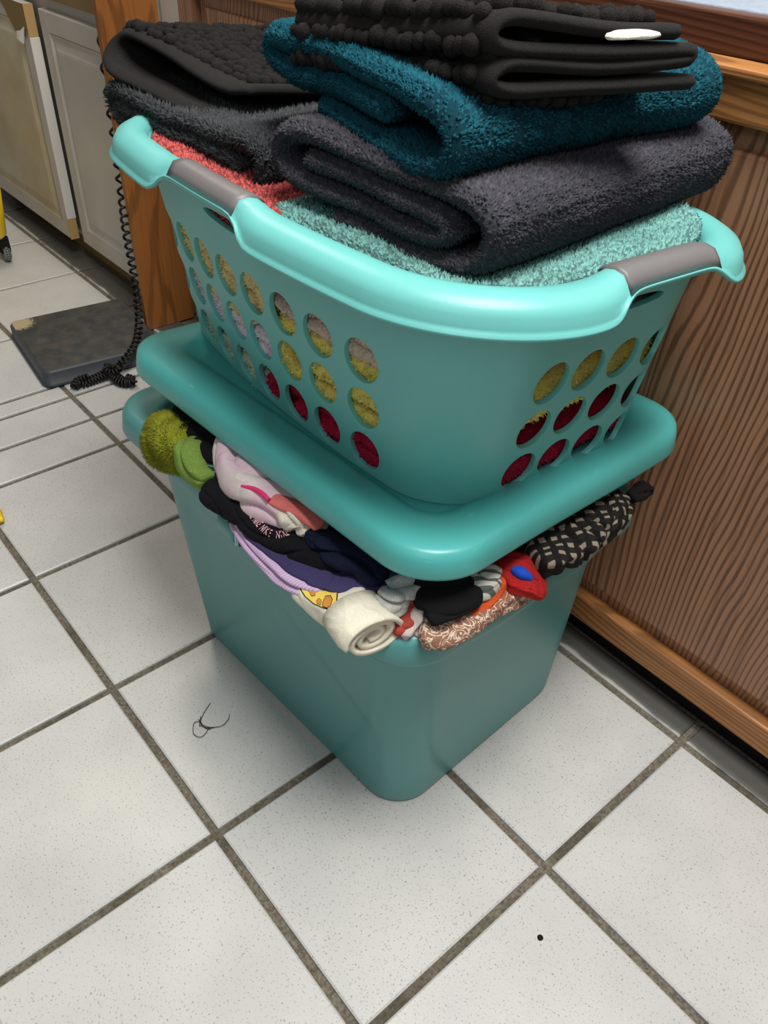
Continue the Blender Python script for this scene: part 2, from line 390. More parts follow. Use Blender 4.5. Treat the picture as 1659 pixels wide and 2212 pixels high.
M['slab'] = m = newmat('worn_dark_slab', (66, 66, 64), 0.7, 0.3)
v = coord(m, space='World'); n = noise(m, v, 30, 5)
c = ramp(m, n, [(0.3, (52, 53, 54)), (0.55, (70, 69, 66)), (0.72, (84, 76, 66))])
setc(m, spot(m, c, (-2.86, 1.05, 0.13), 0.22, (176, 160, 128), 0.95)); bump(m, n, 0.001)
M['slab_side'] = newmat('dark_slab_side', (62, 66, 72), 0.45, 0.4)
M['cord'] = newmat('black_cord', (22, 21, 20), 0.5, 0.4)
M['yellow'] = newmat('yellow_plastic', (232, 196, 30), 0.4, 0.5)
M['caster'] = newmat('grey_caster', (120, 126, 128), 0.4, 0.5)
M['hair'] = newmat('dark_hair', (60, 48, 40), 0.6, 0.3)
M['white'] = fabric('white_tag', (236, 232, 214), var=0.08)

WB = np.array([1.475, 1.38, 0.915, 0.52, 0.24, -0.05, 0.08]); WT = np.array([1.525, 1.319, 1.043, 0.584, 0.319, -0.034, 0.105])   # basket wall outline at foot and top
# ---------------------------------------------------------------- floor
floor = tag(box('floor', (-14, -7, -0.06), (8, 2.16, -0.018), M['grout']), kind='structure')
floor_strip = box('floor_edge', (-14, 2.16, -0.06), (8, 3.0, -0.018), M['grout'], floor)
ub = [-10.88, -9.88, -8.89, -7.90, -6.90, -5.91, -4.91, -3.91, -2.92, -1.965, -1.755, -1.375, -0.972, 0, 1, 2, 3, 4, 5, 6, 7]
vb = [-5, -4, -3, -2, -1, 0, 1, 2]
random.seed(3)
cache = {}
M['tile_shaded'] = m = newmat('shaded_edge_tile', (120, 118, 114), 0.5, 0.3)  # edge strip under the cabinets: their shadow is painted into the tile colour
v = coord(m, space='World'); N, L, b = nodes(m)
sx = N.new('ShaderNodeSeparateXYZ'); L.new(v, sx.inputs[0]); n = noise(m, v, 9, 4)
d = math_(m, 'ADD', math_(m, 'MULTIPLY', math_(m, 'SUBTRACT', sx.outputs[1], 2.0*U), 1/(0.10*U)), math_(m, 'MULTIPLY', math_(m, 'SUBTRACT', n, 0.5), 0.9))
c = ramp(m, d, [(0.18, (190, 188, 182)), (0.34, (104, 102, 98)), (0.6, (86, 84, 80))])  # painted shade: pale beside the grout line, dark toward the toe kick
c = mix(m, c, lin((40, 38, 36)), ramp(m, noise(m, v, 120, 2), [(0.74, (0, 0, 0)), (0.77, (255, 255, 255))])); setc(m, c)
def tile_at(u0, u1, v0, v1, mt=None):
    g = 0.019; key = (round(u1-u0, 3), round(v1-v0, 3), mt is None)
    if key not in cache:
        a, b_ = (u1-u0)/2-g, (v1-v0)/2-g; e = 0.008; V = []; F = []
        for (k, z) in ((0, -0.03), (0, -0.006), (e, 0.0)):
            V += [(-a+k, -b_+k, z), (a-k, -b_+k, z), (a-k, b_-k, z), (-a+k, b_-k, z)]
        for r_ in (0, 4):
            for i in range(4): F.append((r_+i, r_+(i+1) % 4, r_+4+(i+1) % 4, r_+4+i))
        F.append((8, 9, 10, 11))
        o = rawmesh('tile', V, F, mt or M['tile'], floor, False); cache[key] = o
    else:
        o = cache[key].copy(); col.objects.link(o); o.parent = floor
    o.location = Vector(((u0+u1)/2, (v0+v1)/2, random.uniform(-0.0015, 0.0005)))*U
    o.rotation_euler = (random.uniform(-.0012, .0012), random.uniform(-.0012, .0012), 0)
for i in range(len(ub)-1):
    for j in range(len(vb)-1):
        tile_at(ub[i], ub[i+1], vb[j], vb[j+1])
    tile_at(ub[i], ub[i+1], 2.0, 2.19 if ub[i] > -2 else 2.30, M['tile_shaded'])

# ---------------------------------------------------------------- oak cabinet on the right
oc = tag(empty('oak_cabinet'), 'oak cabinet with a wide raised panel behind the laundry stack', 'cabinet')
X0, X1 = -1.5, 6.4
box('carcass', (X0, 2.17, 0.16), (X1, 3.9, 2.80), M['oak_v'], oc)
box('toe_kick', (X0, 2.19, -0.005), (X1, 2.5, 0.16), M['black_kick'], oc)
box('bottom_rail', (X0, 2.10, 0.155), (X1, 2.18, 0.315), M['oak_h'], oc, 0.012)
box('top_rail', (X0, 2.10, 2.64), (X1, 2.18, 2.79), M['oak_h'], oc, 0.012)
box('cap_moulding', (X0-0.03, 2.075, 2.775), (X1, 2.25, 2.81), M['oak_h'], oc, 0.012)
for x0, x1 in ((X0, X0+0.17), (-0.06, 0.10), (4.6, 4.76)):
    box('stile', (x0, 2.105, 0.31), (x1, 2.18, 2.645), M['oak_v'], oc, 0.008)
def raised(x0, x1, z0, z1, y, mat, parent, bw=0.11, d=0.035):
    """raised panel: thin lip, sloping bevel, proud field"""
    V = []; F = []
    for (k, dy) in ((0, 0.05), (0, 0.028), (bw*0.85, 0.012), (bw*0.92, -0.002), (bw*1.05, -0.006)):
        V += [(x0+k, y+dy, z0+k), (x1-k, y+dy, z0+k), (x1-k, y+dy, z1-k), (x0+k, y+dy, z1-k)]
    for r_ in range(4):
        for i in range(4): F.append((4*r_+i, 4*r_+(i+1) % 4, 4*r_+4+(i+1) % 4, 4*r_+4+i))
    F.append((16, 17, 18, 19))
    return rawmesh('raised_panel', V, F, mat, parent, False)
raised(X0+0.17, -0.06, 0.315, 2.64, 2.145, M['oak_v'], oc)
raised(0.10, 4.6, 0.315, 2.64, 2.145, M['oak_v'], oc, 0.09)
ct = tag(empty('countertop'), 'grey-blue countertop with a dark wood front edge above the oak cabinet', 'countertop')
box('edge_band', (X0-0.05, 2.22, 2.81), (X1, 2.30, 2.935), M['oak_dark'], ct, 0.01)
box('worktop', (X0-0.05, 2.30, 2.82), (X1, 4.2, 2.94), M['laminate'], ct, 0.006)
wall = tag(box('wall_back', (-13, 4.25, 0), (8, 4.4, 8), newmat('pale_wall', (190, 192, 196), 0.8, 0.2)), kind='structure')
# oak end panel and the narrow white panel in the recess
ep = tag(box('oak_end_panel', (-2.44, 1.965, 0.0), (-2.38, 2.42, 3.0), M['oak_end'], None, 0.006), 'tall oak end panel beside the hanging coiled cord', 'panel')
wp = tag(box('white_recess_panel', (-2.38, 2.44, 0.0), (-1.56, 2.50, 3.0), M['white_paint'], None, 0.006), 'narrow white panel between the oak end panel and the oak cabinet', 'panel')

# ---------------------------------------------------------------- white cabinets on the left
wc = tag(empty('white_cabinet'), 'white cabinet with yellowed doors and peeling vinyl at the far left', 'cabinet')
box('carcass', (-6.7, 2.26, 0.2), (-2.46, 3.9, 3.0), M['white_paint'], wc)
box('toe_kick', (-6.4, 2.32, -0.005), (-2.46, 2.5, 0.2), M['mdf_dark'], wc)
box('drawer_front', (-4.05, 2.20, 2.27), (-2.46, 2.27, 3.0), M['mdf_dark'], wc, 0.01)
box('drawer_front', (-6.65, 2.20, 2.27), (-4.2, 2.27, 3.0), M['mdf_dark'], wc, 0.01)
def door(x0, x1, z0, z1, y, th, mp, mf, inset=0.17):
    d = box('door', (x0, y, z0), (x1, y+th, z1), mf, wc, 0.012)
    V = []; F = []
    for (k, dy) in ((0.0, 0.0), (0.02, 0.018), (0.05, 0.018), (0.11, -0.004), (0.13, -0.006)):
        k += inset; V += [(x0+k, y+dy-0.002, z0+k), (x1-k, y+dy-0.002, z0+k), (x1-k, y+dy-0.002, z1-k), (x0+k, y+dy-0.002, z1-k)]
    for r_ in range(4):
        for i in range(4): F.append((4*r_+i, 4*r_+(i+1) % 4, 4*r_+4+(i+1) % 4, 4*r_+4+i))
    F.append((16, 17, 18, 19))
    # frame built as four bars so that the panel's groove is real
    bpy.data.objects.remove(d)
    d = box('door', (x0+0.01, y+0.03, z0+0.01), (x1-0.01, y+th, z1-0.01), mf, wc)
    for lo, hi in (((x0, z0), (x0+inset, z1)), ((x1-inset, z0), (x1, z1)), ((x0+inset, z0), (x1-inset, z0+inset)), ((x0+inset, z1-inset), (x1-inset, z1))):
        box('frame', (lo[0], y, lo[1]), (hi[0], y+th, hi[1]), mf, d, 0.006)
    rawmesh('panel', V, F, mp, d, False); return d
door(-4.08, -2.50, 0.2, 2.18, 2.19, 0.07, M['white_paint'], M['white_paint'], 0.16)
dB = door(-6.25, -4.21, 0.2, 2.2, 2.12, 0.085, M['old_paint'], M['white_paint'], 0.15)
# peeled right edge of the left door: bare tan board above and below the white strip
box('edge_strip', (-4.215, 2.118, 0.40), (-4.195, 2.205, 1.95), newmat('white_edge_strip', (226, 222, 214), 0.4, 0.4), dB, 0.004)
box('bare_edge', (-4.218, 2.116, 0.2), (-4.2, 2.2, 0.40), M['mdf'], dB)
box('bare_edge', (-4.218, 2.116, 1.95), (-4.2, 2.2, 2.2), M['mdf'], dB)
# torn vinyl: brown board showing at the top corner with a curled ragged flap
jag = [(-4.21, 2.2), (-4.21, 1.97), (-4.25, 2.02), (-4.27, 1.94), (-4.33, 1.96), (-4.40, 1.90), (-4.50, 1.97), (-4.60, 2.05), (-4.66, 2.12), (-4.8, 2.2)]
rawmesh('bare_corner', [(x, 2.113, z) for x, z in jag], [tuple(range(len(jag)))], M['mdf_dark'], dB, False)
fl = [(-4.26, 2.03, 0.0), (-4.32, 1.99, .02), (-4.30, 1.92, .05), (-4.24, 1.90, .04), (-4.36, 1.93, .045), (-4.40, 1.98, .02)]
rawmesh('vinyl_flap', [(x, 2.11-d, z) for x, z, d in fl]+[(x, 2.116-d, z) for x, z, d in fl], [(0, 1, 2, 3), (1, 5, 4, 2), (6, 9, 8, 7), (7, 8, 10, 11)], M['white_paint'], dB, False)

# ---------------------------------------------------------------- dark slab on the floor, coiled cord
sl = tag(empty('floor_slab'), 'dark grey rectangular slab with a worn tan corner lying on the tiles', 'slab')
P_sl = (-2.40, 1.43, 0.50, 0.49, 0.07, -0.11)
def loft(name, stages, mat, parent=None, na=8, nst=10, cap0=False, cap1=True, closed=False, zf=None, warp=None, smooth=True):
    V = []
    for (P, z) in stages:
        xy = rr(P, na, nst); zz = np.full(len(xy), float(z))
        q = np.column_stack([xy, zz]); V.append(q)
    n = len(V[0]); V = np.vstack(V)
    if warp is not None: V = warp(V, n)
    if zf is not None: V[:, 2] += zf(V)
    F = []
    K = len(stages)
    for k in range(K-1 if not closed else K):
        k2 = (k+1) % K
        for i in range(n): F.append((k*n+i, k*n+(i+1) % n, k2*n+(i+1) % n, k2*n+i))
    if cap0: F.append(tuple(range(n-1, -1, -1)))
    if cap1: F.append(tuple((K-1)*n+i for i in range(n)))
    o = rawmesh(name, V, F, mat, parent, smooth)
    bm = bmesh.new(); bm.from_mesh(o.data); bmesh.ops.recalc_face_normals(bm, faces=bm.faces); bm.to_mesh(o.data); bm.free()
    return o
loft('body', [(P_sl, 0.0), (off(P_sl, 0.012), 0.01), (off(P_sl, 0.012), 0.03), (P_sl, 0.035), (P_sl, 0.12), (off(P_sl, -0.012), 0.135)], M['slab_side'], sl, cap0=True, cap1=True)
loft('top_pad', [(off(P_sl, -0.016), 0.13), (off(P_sl, -0.018), 0.139), (off(P_sl, -0.03), 0.142)], M['slab'], sl)
# coiled cord: stretched above, tight below, ends in a tangle on the floor
cc = tag(empty('coiled_cord'), 'black coiled cord hanging beside the oak panel and tangled on the floor', 'cord')
ax = smooth_path([(-2.4406, 2.0134, 2.6000), (-2.5297, 2.0140, 2.0600), (-2.5980, 2.0205, 1.2000), (-2.3347, 1.8921, 0.9000), (-2.1512, 1.8193, 0.6000), (-1.9896, 1.7315, 0.3300), (-1.8184, 1.5938, 0.2200), (-1.7688, 1.4358, 0.1300), (-1.8297, 1.3788, 0.0600)], 3600)
seg = np.r_[0, np.cumsum(np.linalg.norm(np.diff(ax, axis=0), axis=1))]; tot = seg[-1]
pitch = np.interp(seg/tot, [0, 0.28, 0.5, 0.75, 1], [0.22, 0.15, 0.085, 0.055, 0.035])
ph = np.cumsum(np.gradient(seg)/pitch)*2*math.pi; rad = np.interp(seg/tot, [0, .5, 1], [0.014, 0.024, 0.024])
T = np.gradient(ax, axis=0); T /= np.linalg.norm(T, axis=1)[:, None]; Nn = np.cross(T, [1.0, 0.3, 0.0]); Nn /= np.linalg.norm(Nn, axis=1)[:, None]; Bn = np.cross(T, Nn)
hp = ax+rad[:, None]*(np.cos(ph)[:, None]*Nn+np.sin(ph)[:, None]*Bn)
tube('coil', hp[::2], 0.0105, M['cord'], cc, 6)
for k, pts in enumerate([[(-1.8929, 1.4172, 0.0600), (-1.8465, 1.3027, 0.0450), (-1.8302, 1.1948, 0.0400), (-1.8363, 1.1064, 0.0350), (-1.8006, 1.0471, 0.0400), (-1.8409, 1.0988, 0.0600), (-1.8306, 1.1784, 0.0700)],
                         [(-1.8445, 1.3587, 0.0600), (-1.7568, 1.3757, 0.0450), (-1.6748, 1.3957, 0.0350), (-1.5946, 1.4186, 0.0400), (-1.6043, 1.4424, 0.0600), (-1.6764, 1.4164, 0.0600)],
                         [(-1.8175, 1.3516, 0.0500), (-1.7172, 1.3477, 0.0400), (-1.6571, 1.3628, 0.0300), (-1.6151, 1.3961, 0.0300)],
                         [(-1.8206, 1.3586, 0.1200), (-1.8187, 1.3231, 0.1000), (-1.7618, 1.3382, 0.0800), (-1.7466, 1.4021, 0.0900), (-1.7953, 1.3986, 0.1100)],
                         [(-1.8117, 1.3160, 0.0400), (-1.8154, 1.2201, 0.0300), (-1.8111, 1.1314, 0.0300), (-1.8271, 1.0757, 0.0500)]]):
    a = smooth_path(pts, 500); s = np.r_[0, np.cumsum(np.linalg.norm(np.diff(a, axis=0), axis=1))]
    T = np.gradient(a, axis=0); T /= np.linalg.norm(T, axis=1)[:, None]; Nn = np.cross(T, [0.1, 0.2, 1.0]); Nn /= np.linalg.norm(Nn, axis=1)[:, None]; Bn = np.cross(T, Nn)
    ph = s/0.026*2*math.pi
    tube('coil_loop', a+0.022*(np.cos(ph)[:, None]*Nn+np.sin(ph)[:, None]*Bn), 0.0095, M['cord'], cc, 6)
# yellow wheeled thing at the far left edge
yc = tag(empty('yellow_cart'), 'corner of a yellow wheeled cart at the far left by the white cabinet', 'cart')
loft('tub', [((-4.84, 1.065, 0.42, 0.50, 0.1, 0.06), 0.25), ((-4.84, 1.065, 0.45, 0.53, 0.12, 0.06), 0.28), ((-4.84, 1.065, 0.50, 0.57, 0.12, 0.06), 0.80), ((-4.84, 1.065, 0.45, 0.52, 0.12, 0.06), 0.80), ((-4.84, 1.065, 0.38, 0.46, 0.1, 0.06), 0.32)], M['yellow'], yc, cap0=True, cap1=True)
def wheel(x, y):
    bm = bmesh.new(); bmesh.ops.create_cone(bm, cap_ends=True, segments=24, radius1=0.09*U, radius2=0.09*U, depth=0.06*U)
    bmesh.ops.bevel(bm, geom=[e for e in bm.edges if len(e.link_faces) == 2], offset=0.015*U, segments=2, affect='EDGES')
    bmesh.ops.transform(bm, matrix=Matrix.Translation(Vector((x, y, 0.09))*U) @ Matrix.Rotation(math.pi/2, 4, 'X'), verts=bm.verts)
    c = link('caster', bm, M['caster'], yc, True)
    box('fork', (x-0.05, y-0.05, 0.09), (x+0.05, y+0.05, 0.26), M['black_kick'], c, 0.02)
for x, y in ((-4.53, 1.56), (-5.15, 1.50), (-4.53, 0.65), (-5.15, 0.65)): wheel(x, y)
yt = tag(sweep('yellow_wrapper', [(-0.7690, 0.0154, 0.0300)+(0.02, 0.02), (-0.6378, 0.0190, 0.0500)+(0.06, 0.04), (-0.5660, 0.0495, 0.0300)+(0.02, 0.015)], M['yellow'], n=24, m=14, wr=0.3, seed=4), 'small crumpled bright yellow scrap on the tiles at the left edge', 'scrap')

# hair strands and a crumb on the floor
hr = tag(empty('hair_tuft'), 'loose dark hairs curled on a tile left of the bin', 'hair')
def strand(px, r=0.0016): tube('hair', smooth_path([(x, y, 0.006+0.006*math.sin(i*1.7)**2) for i, (x, y, z) in enumerate(px)], 40), r, M['hair'], hr, 5)
strand([(1.3886, 0.3354, 0.0000), (1.4277, 0.2731, 0.0000), (1.4695, 0.2256, 0.0000), (1.4866, 0.2385, 0.0000), (1.5143, 0.2604, 0.0000), (1.5421, 0.3079, 0.0000), (1.5269, 0.3537, 0.0000), (1.5063, 0.3717, 0.0000)])
strand([(1.4521, 0.2383, 0.0000), (1.4472, 0.2106, 0.0000), (1.4910, 0.1804, 0.0000), (1.5303, 0.1877, 0.0000), (1.5340, 0.2132, 0.0000), (1.5148, 0.2524, 0.0000)])
strand([(1.4312, 0.2556, 0.0000), (1.4596, 0.2391, 0.0000), (1.4940, 0.2392, 0.0000), (1.5148, 0.2524, 0.0000), (1.5263, 0.2711, 0.0000)], 0.002)
strand([(1.4399, 0.2403, 0.0000), (1.4764, 0.2343, 0.0000), (1.5065, 0.2421, 0.0000), (1.5249, 0.2566, 0.0000)], 0.002)
bm = bmesh.new(); bmesh.ops.create_icosphere(bm, subdivisions=2, radius=0.012*U)
for vv in bm.verts: vv.co.z *= 0.5; vv.co *= 1+random.uniform(-.1, .1)
bmesh.ops.transform(bm, matrix=Matrix.Translation(Vector((3.1808, 0.7601, 0.0040))*U), verts=bm.verts)
tag(link('crumb', bm, M['black_kick'], None, True), 'tiny black round crumb on the tile nearest the camera', 'crumb')

# ---------------------------------------------------------------- storage bin
BB = (1.61, 1.206, 0.795, 0.598, 0.19, 0.05); BT = (1.535, 1.20, 0.93, 0.645, 0.24, 0.03); BL = (1.495, 1.20, 1.045, 0.725, 0.21, 0.029)
sb = tag(empty('storage_bin'), 'large teal plastic storage bin overflowing with clothes on the floor', 'storage bin')
st = [(off(BB, -0.06), 0.012), (off(BB, -0.02), 0.0), (off(BB, -0.004), 0.008), (BB, 0.025)]
nz = 30
for k in range(1, nz+1): st.append((lerpP(BB, BT, k/nz), 0.025+(1.185-0.025)*k/nz))
st += [(lerpP(BT, BL, 0.9), 1.185), (lerpP(BT, BL, 0.96), 1.15), (off(BL, 0.0), 1.148), (off(BL, 0.003), 1.16), (off(BL, -0.008), 1.235), (off(BL, -0.022), 1.258), (off(BL, -0.045), 1.266), (off(BT, 0.0), 1.262), (off(BT, -0.02), 1.245), (off(BT, -0.022), 1.18)]
for k in range(nz-1, 0, -3): st.append((off(lerpP(BB, BT, k/nz), -0.02), 0.045+(1.185-0.025)*k/nz))
st.append((off(BB, -0.04), 0.04))
def bin_warp(V, n):
    V = V.copy()
    # front face: a shallow arc-shaped step; handles: lip flared at both ends; latch notch
    x, y, z = V[:, 0], V[:, 1], V[:, 2]
    front = (np.arange(len(V)) % n) < 24
    rows = np.arange(len(V))//n
    face = (rows > 3) & (rows < 3+nz) & (y < 0.8)
    arc = 0.93-0.36*np.clip((x-0.95)/1.35, 0, 1)**1.7*1.15
    s = 1/(1+np.exp(-(arc-z)/0.012)); k = np.clip((x-0.95)/0.15, 0, 1)*np.clip((2.33-x)/0.03, 0, 1)
    V[:, 1] += face*s*k*0.011
    lipr = (rows > 3+nz) & (rows < 3+nz+9)
    nt = np.exp(-((x-1.615)/0.022)**4)*(y < 0.7)*lipr
    V[:, 1] += nt*0.03
    V[:, 2] -= nt*0.02
    sc_ = lipr & (np.abs(y-1.2) < 0.45)
    bul = np.exp(-((y-1.2)/0.36)**6)*lipr
    V[:, 0] += bul*np.where(x > 1.5, 0.02, -0.03)
    return V
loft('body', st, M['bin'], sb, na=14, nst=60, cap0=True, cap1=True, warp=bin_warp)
# snapped latch tab on the front lip, with the pale stress crack beside it
tab = loft('latch_tab', [((1.535, 0.468, 0.05, 0.012, 0.010, 0.03), 1.128), ((1.535, 0.460, 0.055, 0.020, 0.012, 0.03), 1.15), ((1.535, 0.460, 0.055, 0.022, 0.012, 0.03), 1.20), ((1.535, 0.472, 0.05, 0.022, 0.012, 0.03), 1.243)], M['bin'], sb, cap0=True)
box('crack', (1.596, 0.450, 1.135), (1.604, 0.50, 1.245), newmat('stress_crack', (190, 222, 218), 0.6, 0.2), sb, 0.002)
box('crack', (1.612, 0.458, 1.135), (1.616, 0.50, 1.20), newmat('dark_crack', (40, 74, 72), 0.6, 0.2), sb, 0.001)
# ---------------------------------------------------------------- lid
LP = (1.565, 1.31, 0.99, 0.775, 0.23, 0.032)
tilt = lambda V: 0.02*(V[:, 0]-1.4)-0.05*(V[:, 1]-1.3)
lo_ = [(off(LP, -0.04), 1.575), (off(LP, -0.014), 1.56), (off(LP, -0.010), 1.482), (off(LP, 0.0), 1.478), (off(LP, 0.004), 1.49), (off(LP, -0.003), 1.54), (off(LP, -0.012), 1.572), (off(LP, -0.032), 1.584), (off(LP, -0.06), 1.590),
       (off(LP, -0.10), 1.589), (off(LP, -0.17), 1.584), (off(LP, -0.195), 1.576), (off(LP, -0.215), 1.558), (off(LP, -0.235), 1.552), (off(LP, -0.30), 1.551), (off(LP, -0.4), 1.551)]
def arcrad(stages):
    out = []
    for P, z in stages:
        P = list(P); P[4] = max(P[4], 0.12); out.append((P, z))
    return out
def lidwarp(V, n):
    V = V.copy(); V[:, 2] += 0.008*sn(V*np.array([1, 1, 0]), 4.0, 3, 2); return V
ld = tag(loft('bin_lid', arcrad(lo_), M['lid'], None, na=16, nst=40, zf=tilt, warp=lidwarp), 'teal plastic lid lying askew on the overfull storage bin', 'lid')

# ---------------------------------------------------------------- laundry basket
ZB, ZT = 1.575, 2.40
def wallP(z): return WB+(WT-WB)*(z-1.52)/(2.40-1.52)
lb = tag(empty('laundry_basket'), 'aqua plastic laundry basket with round holes and grey grips on the lid', 'laundry basket')
mid = wallP(1.9); ss = np.linspace(0, 8, 8001); pm = rrs(mid, ss); al = np.r_[0, np.cumsum(np.linalg.norm(np.diff(pm, axis=0), axis=1))]; LT = al[-1]
def s_of(l): return np.interp(np.mod(l, LT), al, ss)
def l_of(s): return np.interp(s, ss, al)
def l_at(xy, smin, smax):
    mk = (ss >= smin) & (ss <= smax); i = np.argmin(np.sum((pm-np.array(xy))**2, 1)+(~mk)*99); return al[i]
holes = []
fc = [l_at((x, 0.78), 0, 1.5) for x in (1.085, 1.27, 1.455, 1.645, 1.835, 2.04)]
fc = [(l_of(8)-l_of(7.15))*-1, fc[0]-0.185]+fc
fc[0] = fc[1]-0.18
rc = [l_at((2.46, y), 1.3, 3.2) for y in (1.11, 1.285, 1.46, 1.635)]
cb = l_of(4.5); bk = [cb-0.6+0.2*k for k in range(7)]
cl = l_of(6.5); lf = [cl-0.26+0.178*k for k in range(4)]
hc = sorted([(c % LT) for c in fc+rc+bk+lf])
hw = 0.085
# breakpoints
svals = []; kinds = []
cur = hc[0]-hw
start = cur
for i, c in enumerate(hc):
    a, b_ = c-hw, c+hw; nxt = (hc[i+1] if i+1 < len(hc) else hc[0]+LT)-hw
    svals += list(np.linspace(a, b_, 9)[:-1]); kinds += [('h', i)]*8
    gap = nxt-b_; k = max(1, int(math.ceil(gap/0.035)))
    svals += list(b_+gap*np.arange(k)/k); kinds += [('g', i)]*k
svals = np.array(svals); NS = len(svals)
zr = [1.675, 1.868, 2.06]; zv = [ZB, 1.577]; zk = ['g']
for z in zr:
    zv.append(z-0.092); zk.append('g')
    for k in range(1, 9): zv.append(z-0.092+0.184*k/8); zk.append('h')
zv += [2.262]; zk.append('g')
for k in range(1, 7): zv.append(2.262+0.060*k/6); zk.append('s')
zv += [2.35, 2.40]; zk += ['g', 'g']
zv = np.array(zv); NZ = len(zv)
S = s_of(svals)
def wpt(s, z):
    P = wallP(z); xy = rrs(P, np.array([s]))[0]; return xy
V = np.zeros((NS, NZ, 3))
for j, z in enumerate(zv):
    V[:, j, :2] = rrs(wallP(z), S); V[:, j, 2] = z
def rounded(j): return None
VV = V.reshape(-1, 3).tolist(); F = []
# slot spans
def span(l0, l1):
    a = [i for i in range(NS) if (svals[i]-l0) % LT < (l1-l0)]
    return a
grips = [(l_of(0.45), 0.235), (l_of(2.62), 0.19), (l_of(6.5), 0.19)]
slots = []
used = set()
jz0 = zk.index('s'); jz1 = jz0+6
for c, hwid in grips:
    idx = sorted([i for i in range(NS) if abs(((svals[i]-c+LT/2) % LT)-LT/2) < hwid], key=lambda i: ((svals[i]-c+LT/2) % LT))
    slots.append(idx)
    for i in idx[:-1]:
        for j in range(jz0, jz1): used.add((i, j))
cellh = {}
j = 0
hj = []
while j < len(zk):
    if zk[j] == 'h': hj.append(j); j += 8
    else: j += 1
hi = [i for i in range(NS) if kinds[i][0] == 'h' and (kinds[i-1][0] != 'h' or kinds[i-1][1] != kinds[i][1])]
for i0 in hi:
    for j0 in hj:
        for a in range(8):
            for b_ in range(8): used.add(((i0+a) % NS, j0+b_))
for i in range(NS):
    for j in range(NZ-1):
        if (i, j) not in used:
            F.append((i*NZ+j, ((i+1) % NS)*NZ+j, ((i+1) % NS)*NZ+j+1, i*NZ+j+1))
def ring(bidx, lc, zc, rl, rz, power=2.0, rings=(1.13, 1.0)):
    """fill between a rectangular loop of wall vertices and a round hole"""
    prev = bidx; n = len(bidx)
    ang = []
    for v_ in bidx:
        i, j = divmod(v_, NZ); dl = ((svals[i]-lc+LT/2) % LT)-LT/2; ang.append(math.atan2((zv[j]-zc)/rz, dl/rl))
    for f in rings:
        curr = []
        for a in ang:
            ca, sa = math.cos(a), math.sin(a); q = (abs(ca)**power+abs(sa)**power)**(-1/power)
            l = lc+ca*q*rl*f; z = zc+sa*q*rz*f; xy = wpt(s_of(l), z)
            VV.append([xy[0], xy[1], z]); curr.append(len(VV)-1)
        for k in range(n): F.append((prev[k], prev[(k+1) % n], curr[(k+1) % n], curr[k]))
        prev = curr
for i0 in hi:
    lc = svals[i0]+hw
    for j0, zc in zip(hj, zr):
        b_ = [((i0+a) % NS)*NZ+j0 for a in range(8)]+[((i0+8) % NS)*NZ+j0+a for a in range(8)]+[((i0+8-a) % NS)*NZ+j0+8 for a in range(8)]+[i0*NZ+j0+8-a for a in range(8)]
        ring(b_, lc, zc, 0.076, 0.080)
for (c, hwid), idx in zip(grips, slots):
    b_ = [i*NZ+jz0 for i in idx[:-1]]+[idx[-1]*NZ+j for j in range(jz0, jz1)]+[i*NZ+jz1 for i in idx[:0:-1]]+[idx[0]*NZ+j for j in range(jz1, jz0, -1)]
    ring(b_, c, 2.292, hwid*0.84, 0.022, 2.2, (1.08, 1.0))
VVn = np.array(VV)
VVn[:, 2] += -0.05*(VVn[:, 1]-1.3)
wl = rawmesh('wall', VVn, F, M['basket'], lb)
bm = bmesh.new(); bm.from_mesh(wl.data); bmesh.ops.recalc_face_normals(bm, faces=bm.faces)
bm.faces.ensure_lookup_table()
f0 = bm.faces[0]; c0 = f0.calc_center_median()
if f0.normal.dot(c0-Vector((1.45*U, 1.3*U, c0.z))) < 0: bmesh.ops.reverse_faces(bm, faces=bm.faces)
bm.to_mesh(wl.data); bm.free()
sm = wl.modifiers.new('thick', 'SOLIDIFY'); sm.thickness = 0.020*U; sm.offset = -1
bv = wl.modifiers.new('bevel', 'BEVEL'); bv.width = 0.004*U; bv.segments = 2; bv.limit_method = 'ANGLE'; bv.angle_limit = math.radians(50)
btilt = lambda V: -0.05*(V[:, 1]-1.3)
# rounded foot and bottom
bP = list(wallP(ZB))
loft('bottom', [(off(bP, 0.0), ZB+0.01), (off(bP, -0.002), ZB-0.002), (off(bP, -0.015), ZB-0.016), (off(bP, -0.05), ZB-0.018), (off(bP, -0.09), ZB-0.006), (off(bP, -0.3), ZB-0.006)], M['basket'], lb, na=12, nst=12, zf=btilt)
# rolled rim with a hanging skirt; the skirt is cut back under the grips
def rimprof(k):
    """k = 0..1 grip factor; list of (offset, dz) from wall top z=2.40"""
    sk = -0.055*(1-k)-0.004*k
    o = 0.125-0.022*k
    return [(-0.020, -0.06), (-0.021, -0.015), (-0.014, 0.016), (0.006, 0.034), (0.036, 0.041), (0.068, 0.036), (o-0.022, 0.018), (o-0.006, -0.006), (o+0.001, (-0.01+sk)/2-0.003), (o+0.004, sk+0.010), (o+0.014*(1-k)+0.004*k, sk+0.004), (o+0.014*(1-k)+0.004*k, sk-0.005), (o-0.006, sk-0.005), (o-0.014, -0.012), (0.06, 0.018), (0.012, 0.01), (0.0, -0.02), (0.0, -0.06)]
sr = np.concatenate([k+np.arange(40)/40 for k in range(8)])
mr = rrs(WT, sr)
gP = [rrs(WT, np.array([s]))[0] for s in (0.45, 2.62, 6.5)]
